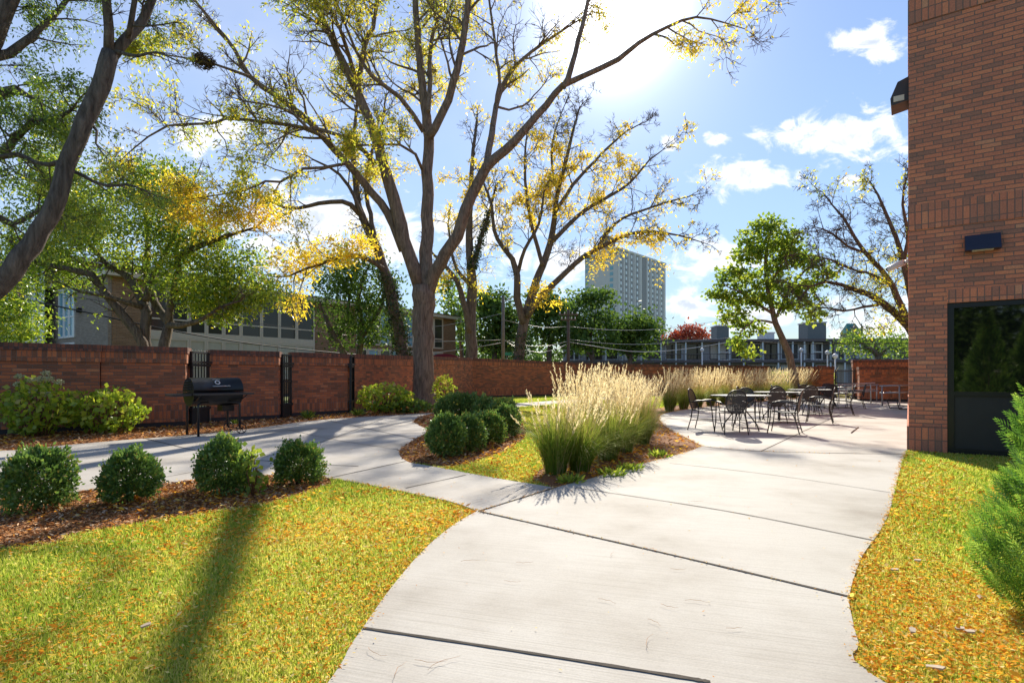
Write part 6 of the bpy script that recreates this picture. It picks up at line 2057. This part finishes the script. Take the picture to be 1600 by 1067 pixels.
MB().prism([tp(5, 5), tp(LR - 6, 5), tp(LR - 6, LL_ - 2), tp(5, LL_ - 2)], TH + .81, TH + 2.6).build('penthouse', M['towerl'], tb)
MB().prism([tp(LR - 4, -6), tp(LR + 8, -6), tp(LR + 8, 6), tp(LR + .4, 6), tp(LR + .4, -.6), tp(LR - 4, -.6)], -.03, 18).build('podium', M['white'], tb)

# ---- low two-storey block behind the far wall
YA, YB_ = 77.0, 73.0
MA = Vector((P(880, 588, YA).x, YA, 0)); MEnd = Vector((P(1440, 588, YB_).x, YB_, 0))
MD = (MEnd - MA).normalized(); MN = Vector((-MD.y, MD.x, 0)); ML = (MEnd - MA).length
mo = thing('motel_block', 'low two-storey flat-roofed block with dark galleries beyond the far wall', 'building', MA)
def mp_(t, s): p = MA + MD * t + MN * s; return (p.x, p.y)
MB().prism([mp_(0, 0), mp_(ML, 0), mp_(ML, 10), mp_(0, 10)], -.03, 5.7).build('wall', M['motel'], mo)
MB().prism([mp_(-.5, -1.6), mp_(ML + .5, -1.6), mp_(ML + .5, 10.4), mp_(-.5, 10.4)], 5.702, 6.05).build('roof', M['moteld'], mo)
MB().prism([mp_(-.3, -1.5), mp_(ML + .3, -1.5), mp_(ML + .3, -.002), mp_(-.3, -.002)], 3.0, 3.3).build('gallery', M['moteld'], mo)
mb = MB()
for i in range(120):
    t = ML * i / 120
    mb.prism([mp_(t, -1.48), mp_(t + .03, -1.48), mp_(t + .03, -1.45), mp_(t, -1.45)], 3.301, 4.1)
mb.prism([mp_(0, -1.5), mp_(ML, -1.5), mp_(ML, -1.44), mp_(0, -1.44)], 4.101, 4.17)
mb.build('railing', M['moteld'], mo)
for x in (897, 920, 945, 970, 1000, 1030, 1053, 1068, 1093, 1119, 1135, 1157, 1186, 1210, 1232, 1250, 1263, 1290, 1312, 1335, 1360, 1385, 1412):
    t = ray_t(x, MA, MD)
    MB().prism([mp_(t - .09, -1.42), mp_(t + .09, -1.42), mp_(t + .09, -1.25), mp_(t - .09, -1.25)], -.03, 2.998).build('column', M['motelp'], mo)
    MB().prism([mp_(t - .09, -1.42), mp_(t + .09, -1.42), mp_(t + .09, -1.25), mp_(t - .09, -1.25)], 3.302, 5.7).build('column', M['motelp'], mo)
rr_ = random.Random(4)
t = .6
while t < ML - 2:
    w_ = rr_.choice((1.2, 1.6, 2.2, 2.6))
    for z0, z1 in ((.3, 2.7), (3.45, 5.55)):
        m_ = rr_.choice(('motelp', 'mdoor', 'pane', 'motelc', 'mdoor', 'pane'))
        if rr_.random() < .03: m_ = 'redp'
        bay(mo, mp_, t, t + w_, z0, z1, m_, 'motelp' if rr_.random() < .5 else 'moteld', None, .09)
    t += w_ + rr_.choice((.15, .5, .9))
for x in (1131, 1276):
    t = ray_t(x, MA - MN * .3, MD)
    for z0 in (.1, 3.32):
        mb = MB()
        for a0, a1, b0, b1 in ((-.75, -.6, 0, 2.3), (.6, .75, 0, 2.3), (-.6, .6, 2.15, 2.3), (-.6, .6, 1.0, 1.15), (-.6, .6, 0, .14)):
            mb.prism([mp_(t + a0, -.38), mp_(t + a1, -.38), mp_(t + a1, -.2), mp_(t + a0, -.2)], z0 + b0, z0 + b1)
        mb.build('door', M['white'], mo)
for x0, x1, yt, m_ in ((1120, 1139, 510, 'rtgrey'), (1262, 1291, 506, 'rtgrey'), (1195, 1210, 521.5, 'motelp')):
    a, b = ray_t(x0, MA + MN * 3, MD), ray_t(x1, MA + MN * 3, MD)
    zz = EYE + (HZ - yt) / F * 78.5
    h_ = MB().prism([mp_(a, 3), mp_(b, 3), mp_(b, 6), mp_(a, 6)], 6.052, zz).build('roof_house', M[m_], mo)
    MB().prism([mp_(a - .1, 2.9), mp_(b + .1, 2.9), mp_(b + .1, 6.1), mp_(a - .1, 6.1)], zz + .002, zz + .16).build('cap', M['towerl'], h_)

# ---- church tower with green copper roof
CQ = P(1329.5, 588, 210)
ct = thing('church_tower', 'distant stone church tower with green copper gables', 'tower', (CQ.x, CQ.y, 0))
hw = 2.5
link('wall', MB().box((-hw, -hw, 0), (hw, hw, 17.4)).mesh('wall'), M['stone'], ct)
mb = MB()
z0, z1 = 17.0, 20.6
mb.poly([(-hw - .2, -hw - .25, z0), (hw + .2, -hw - .25, z0), (0, -hw - .25, z1 - .6), (-hw - .2, hw, z0), (hw + .2, hw, z0), (0, hw, z1 - .6)], [(0, 1, 2), (5, 4, 3), (0, 3, 4, 1), (1, 4, 5, 2), (2, 5, 3, 0)])
link('gable', mb.mesh('gable'), M['stone'], ct)
mb = MB()
mb.poly([(-hw - .3, -hw, z0 + .2), (hw + .3, -hw, z0 + .2), (hw + .3, hw, z0 + .2), (-hw - .3, hw, z0 + .2), (-1.6, 0, z1 + .3), (1.6, 0, z1 + .3)], [(3, 2, 1, 0), (0, 1, 5, 4), (1, 2, 5), (2, 3, 4, 5), (3, 0, 4)])
link('roof', mb.mesh('roof'), M['copper'], ct)
for x in (-hw, hw): link('pinnacle', MB().lathe([(.45, 0), (.4, 2.6), (.02, 4.4)], (x, -hw, 16.6), 6).mesh('pinnacle'), M['copper'], ct)


# ================================================================== POLES AND WIRES
def pole_base(x, Y): q = P(x, 588, Y); return Vector((q.x, q.y, 0))


ub = pole_base(888, 44)
up_ = thing('utility_pole', 'brown timber utility pole with crossarm before the dark trees', 'utility pole', ub)
link('mast', MB().tube([(0, 0, 0), (0, 0, 3), (0, 0, 6.4)], [.15, .13, .11], 9).mesh('mast'), M['wood'], up_)
for z, hw in ((5.95, .75), (5.55, .6)):
    ar = link('crossarm', MB().box((-hw, -.16, z), (hw, -.06, z + .11)).mesh('crossarm'), M['wood'], up_)
    for x in (-hw + .08, -hw * .4, hw * .4, hw - .08):
        MB2 = MB().lathe([(.03, 0), (.05, .05), (.04, .14), (.02, .17)], (x, -.11, z + .11), 8)
        link('insulator', MB2.mesh('insulator'), M['white'], ar)
lb_ = pole_base(786, 40)
lm_ = thing('street_lamp', 'grey street lamp mast with curved arm behind the wall', 'street lamp', lb_)
link('mast', MB().tube([(0, 0, 0), (0, 0, 4), (0, 0, 6.9)], [.15, .13, .11], 10).mesh('mast'), M['pole'], lm_)
ar = link('arm', MB().tube([(0, 0, 6.4), (.35, 0, 6.65), (.75, 0, 6.85), (.95, 0, 6.88)], [.045, .04, .035, .03], 7).mesh('arm'), M['steel'], lm_)
link('lamp_head', MB().lathe([(.02, -.05), (.11, -.03), (.13, .02), (.06, .07), (.02, .08)], (1.1, 0, 6.86), 10).mesh('lamp_head'), M['steel'], ar)
sg = thing('street_sign', 'small green street name sign on a thin post by the lamp mast', 'sign', pole_base(795, 41))
link('post', MB().tube([(-.15, 0, 0), (-.15, 0, 3.0)], .03, 6).mesh('post'), M['pole'], sg)
link('plate', MB().box((-.33, -.03, 2.72), (.33, -.015, 2.95)).mesh('plate'), M['sign'], sg)

for x, yt, Y, lab in ((1097, 545, 60, 'pale globe lamp post left before the low block'), (1252, 545, 60, 'pale lamp post right of the maple stem'), (1293, 549, 52, 'white globe lamp post left of the gate pair'), (1305, 554, 46, 'white globe lamp post right of the gate pair')):
    b = pole_base(x, Y)
    o = thing('globe_lamp', lab, 'lamp post', b, 0, 'pale globe lamp posts beyond the wall')
    zt = EYE + (HZ - yt) / F * Y
    link('post', MB().tube([(0, 0, 0), (0, 0, zt - .25)], .055, 8).mesh('post'), M['white'], o)
    link('globe', MB().lathe([(.06, -.22), (.18, -.12), (.22, .0), (.18, .12), (.06, .2), (.01, .22)], (0, 0, zt - .12), 12).mesh('globe'), M['white'], o)


def cable(label, px, r, m, group='overhead cables'):
    pts = [P(x, y, Y) for x, y, Y in px]
    p, rr = interp_poly(pts, [r] * len(pts), 1.2)
    o = MB().tube(p, r, 5).build('overhead_cable', M[m])
    tag(o, label, 'cable', group)


cable('thick black cable sagging across the left trees to the wall', [(-60, 446, 24), (15, 463, 25), (140, 489, 26.5), (260, 515, 28), (400, 538, 32), (545, 553, 37), (640, 558, 41)], .036, 'wire')
cable('thin dark cable above the thick one on the pale end wall', [(-40, 440, 27), (70, 456, 28), (130, 466, 29), (260, 486, 31), (400, 505, 34), (545, 524, 39)], .012, 'wire')
cable('pale cable rising from the canopy to the lamp mast', [(560, 560, 40), (678, 551, 40), (722, 546, 40), (787, 535, 40)], .02, 'wirel')
cable('straight pale cable across the canopy trees', [(600, 535, 40), (690, 533.5, 40), (787, 531, 40)], .018, 'wirel')
cable('thin cable from the long building up to the right', [(600, 515, 42), (692, 509, 42), (740, 500, 42), (788, 489, 40)], .012, 'wirel')
cable('sagging cable between lamp mast and timber pole, lowest', [(787, 531, 40), (812, 546, 41), (845, 551, 42.5), (870, 545, 43), (888, 537, 44)], .018, 'wirel')
cable('upper sagging cable between lamp mast and timber pole', [(787, 500, 40), (820, 507, 41), (850, 512, 42.5), (888, 510, 44)], .014, 'wirel')
cable('middle cable between lamp mast and timber pole', [(787, 531, 40), (830, 541, 41.5), (860, 540, 43), (888, 533, 44)], .014, 'wirel')
cable('bright cable swooping right from the timber pole across the trees', [(888, 534, 44), (935, 542, 45), (985, 549, 46), (1030, 549, 48), (1080, 544, 50), (1135, 535, 53)], .026, 'wirel')
cable('upper pale cable from the timber pole towards the tower', [(888, 510, 44), (930, 514, 46), (975, 516, 48), (1030, 514, 51), (1100, 505, 56), (1180, 490, 60)], .015, 'wirel')
cable('lower thin cable from the timber pole over the dark trees', [(888, 530, 44), (940, 536, 46), (1000, 538, 49), (1060, 534, 52), (1140, 528, 56)], .012, 'wirel')
cable('black cable crossing before the low block to the brick corner', [(1130, 528, 50), (1190, 534, 48), (1240, 537, 46), (1330, 537.5, 44), (1430, 536, 42)], .028, 'wire')
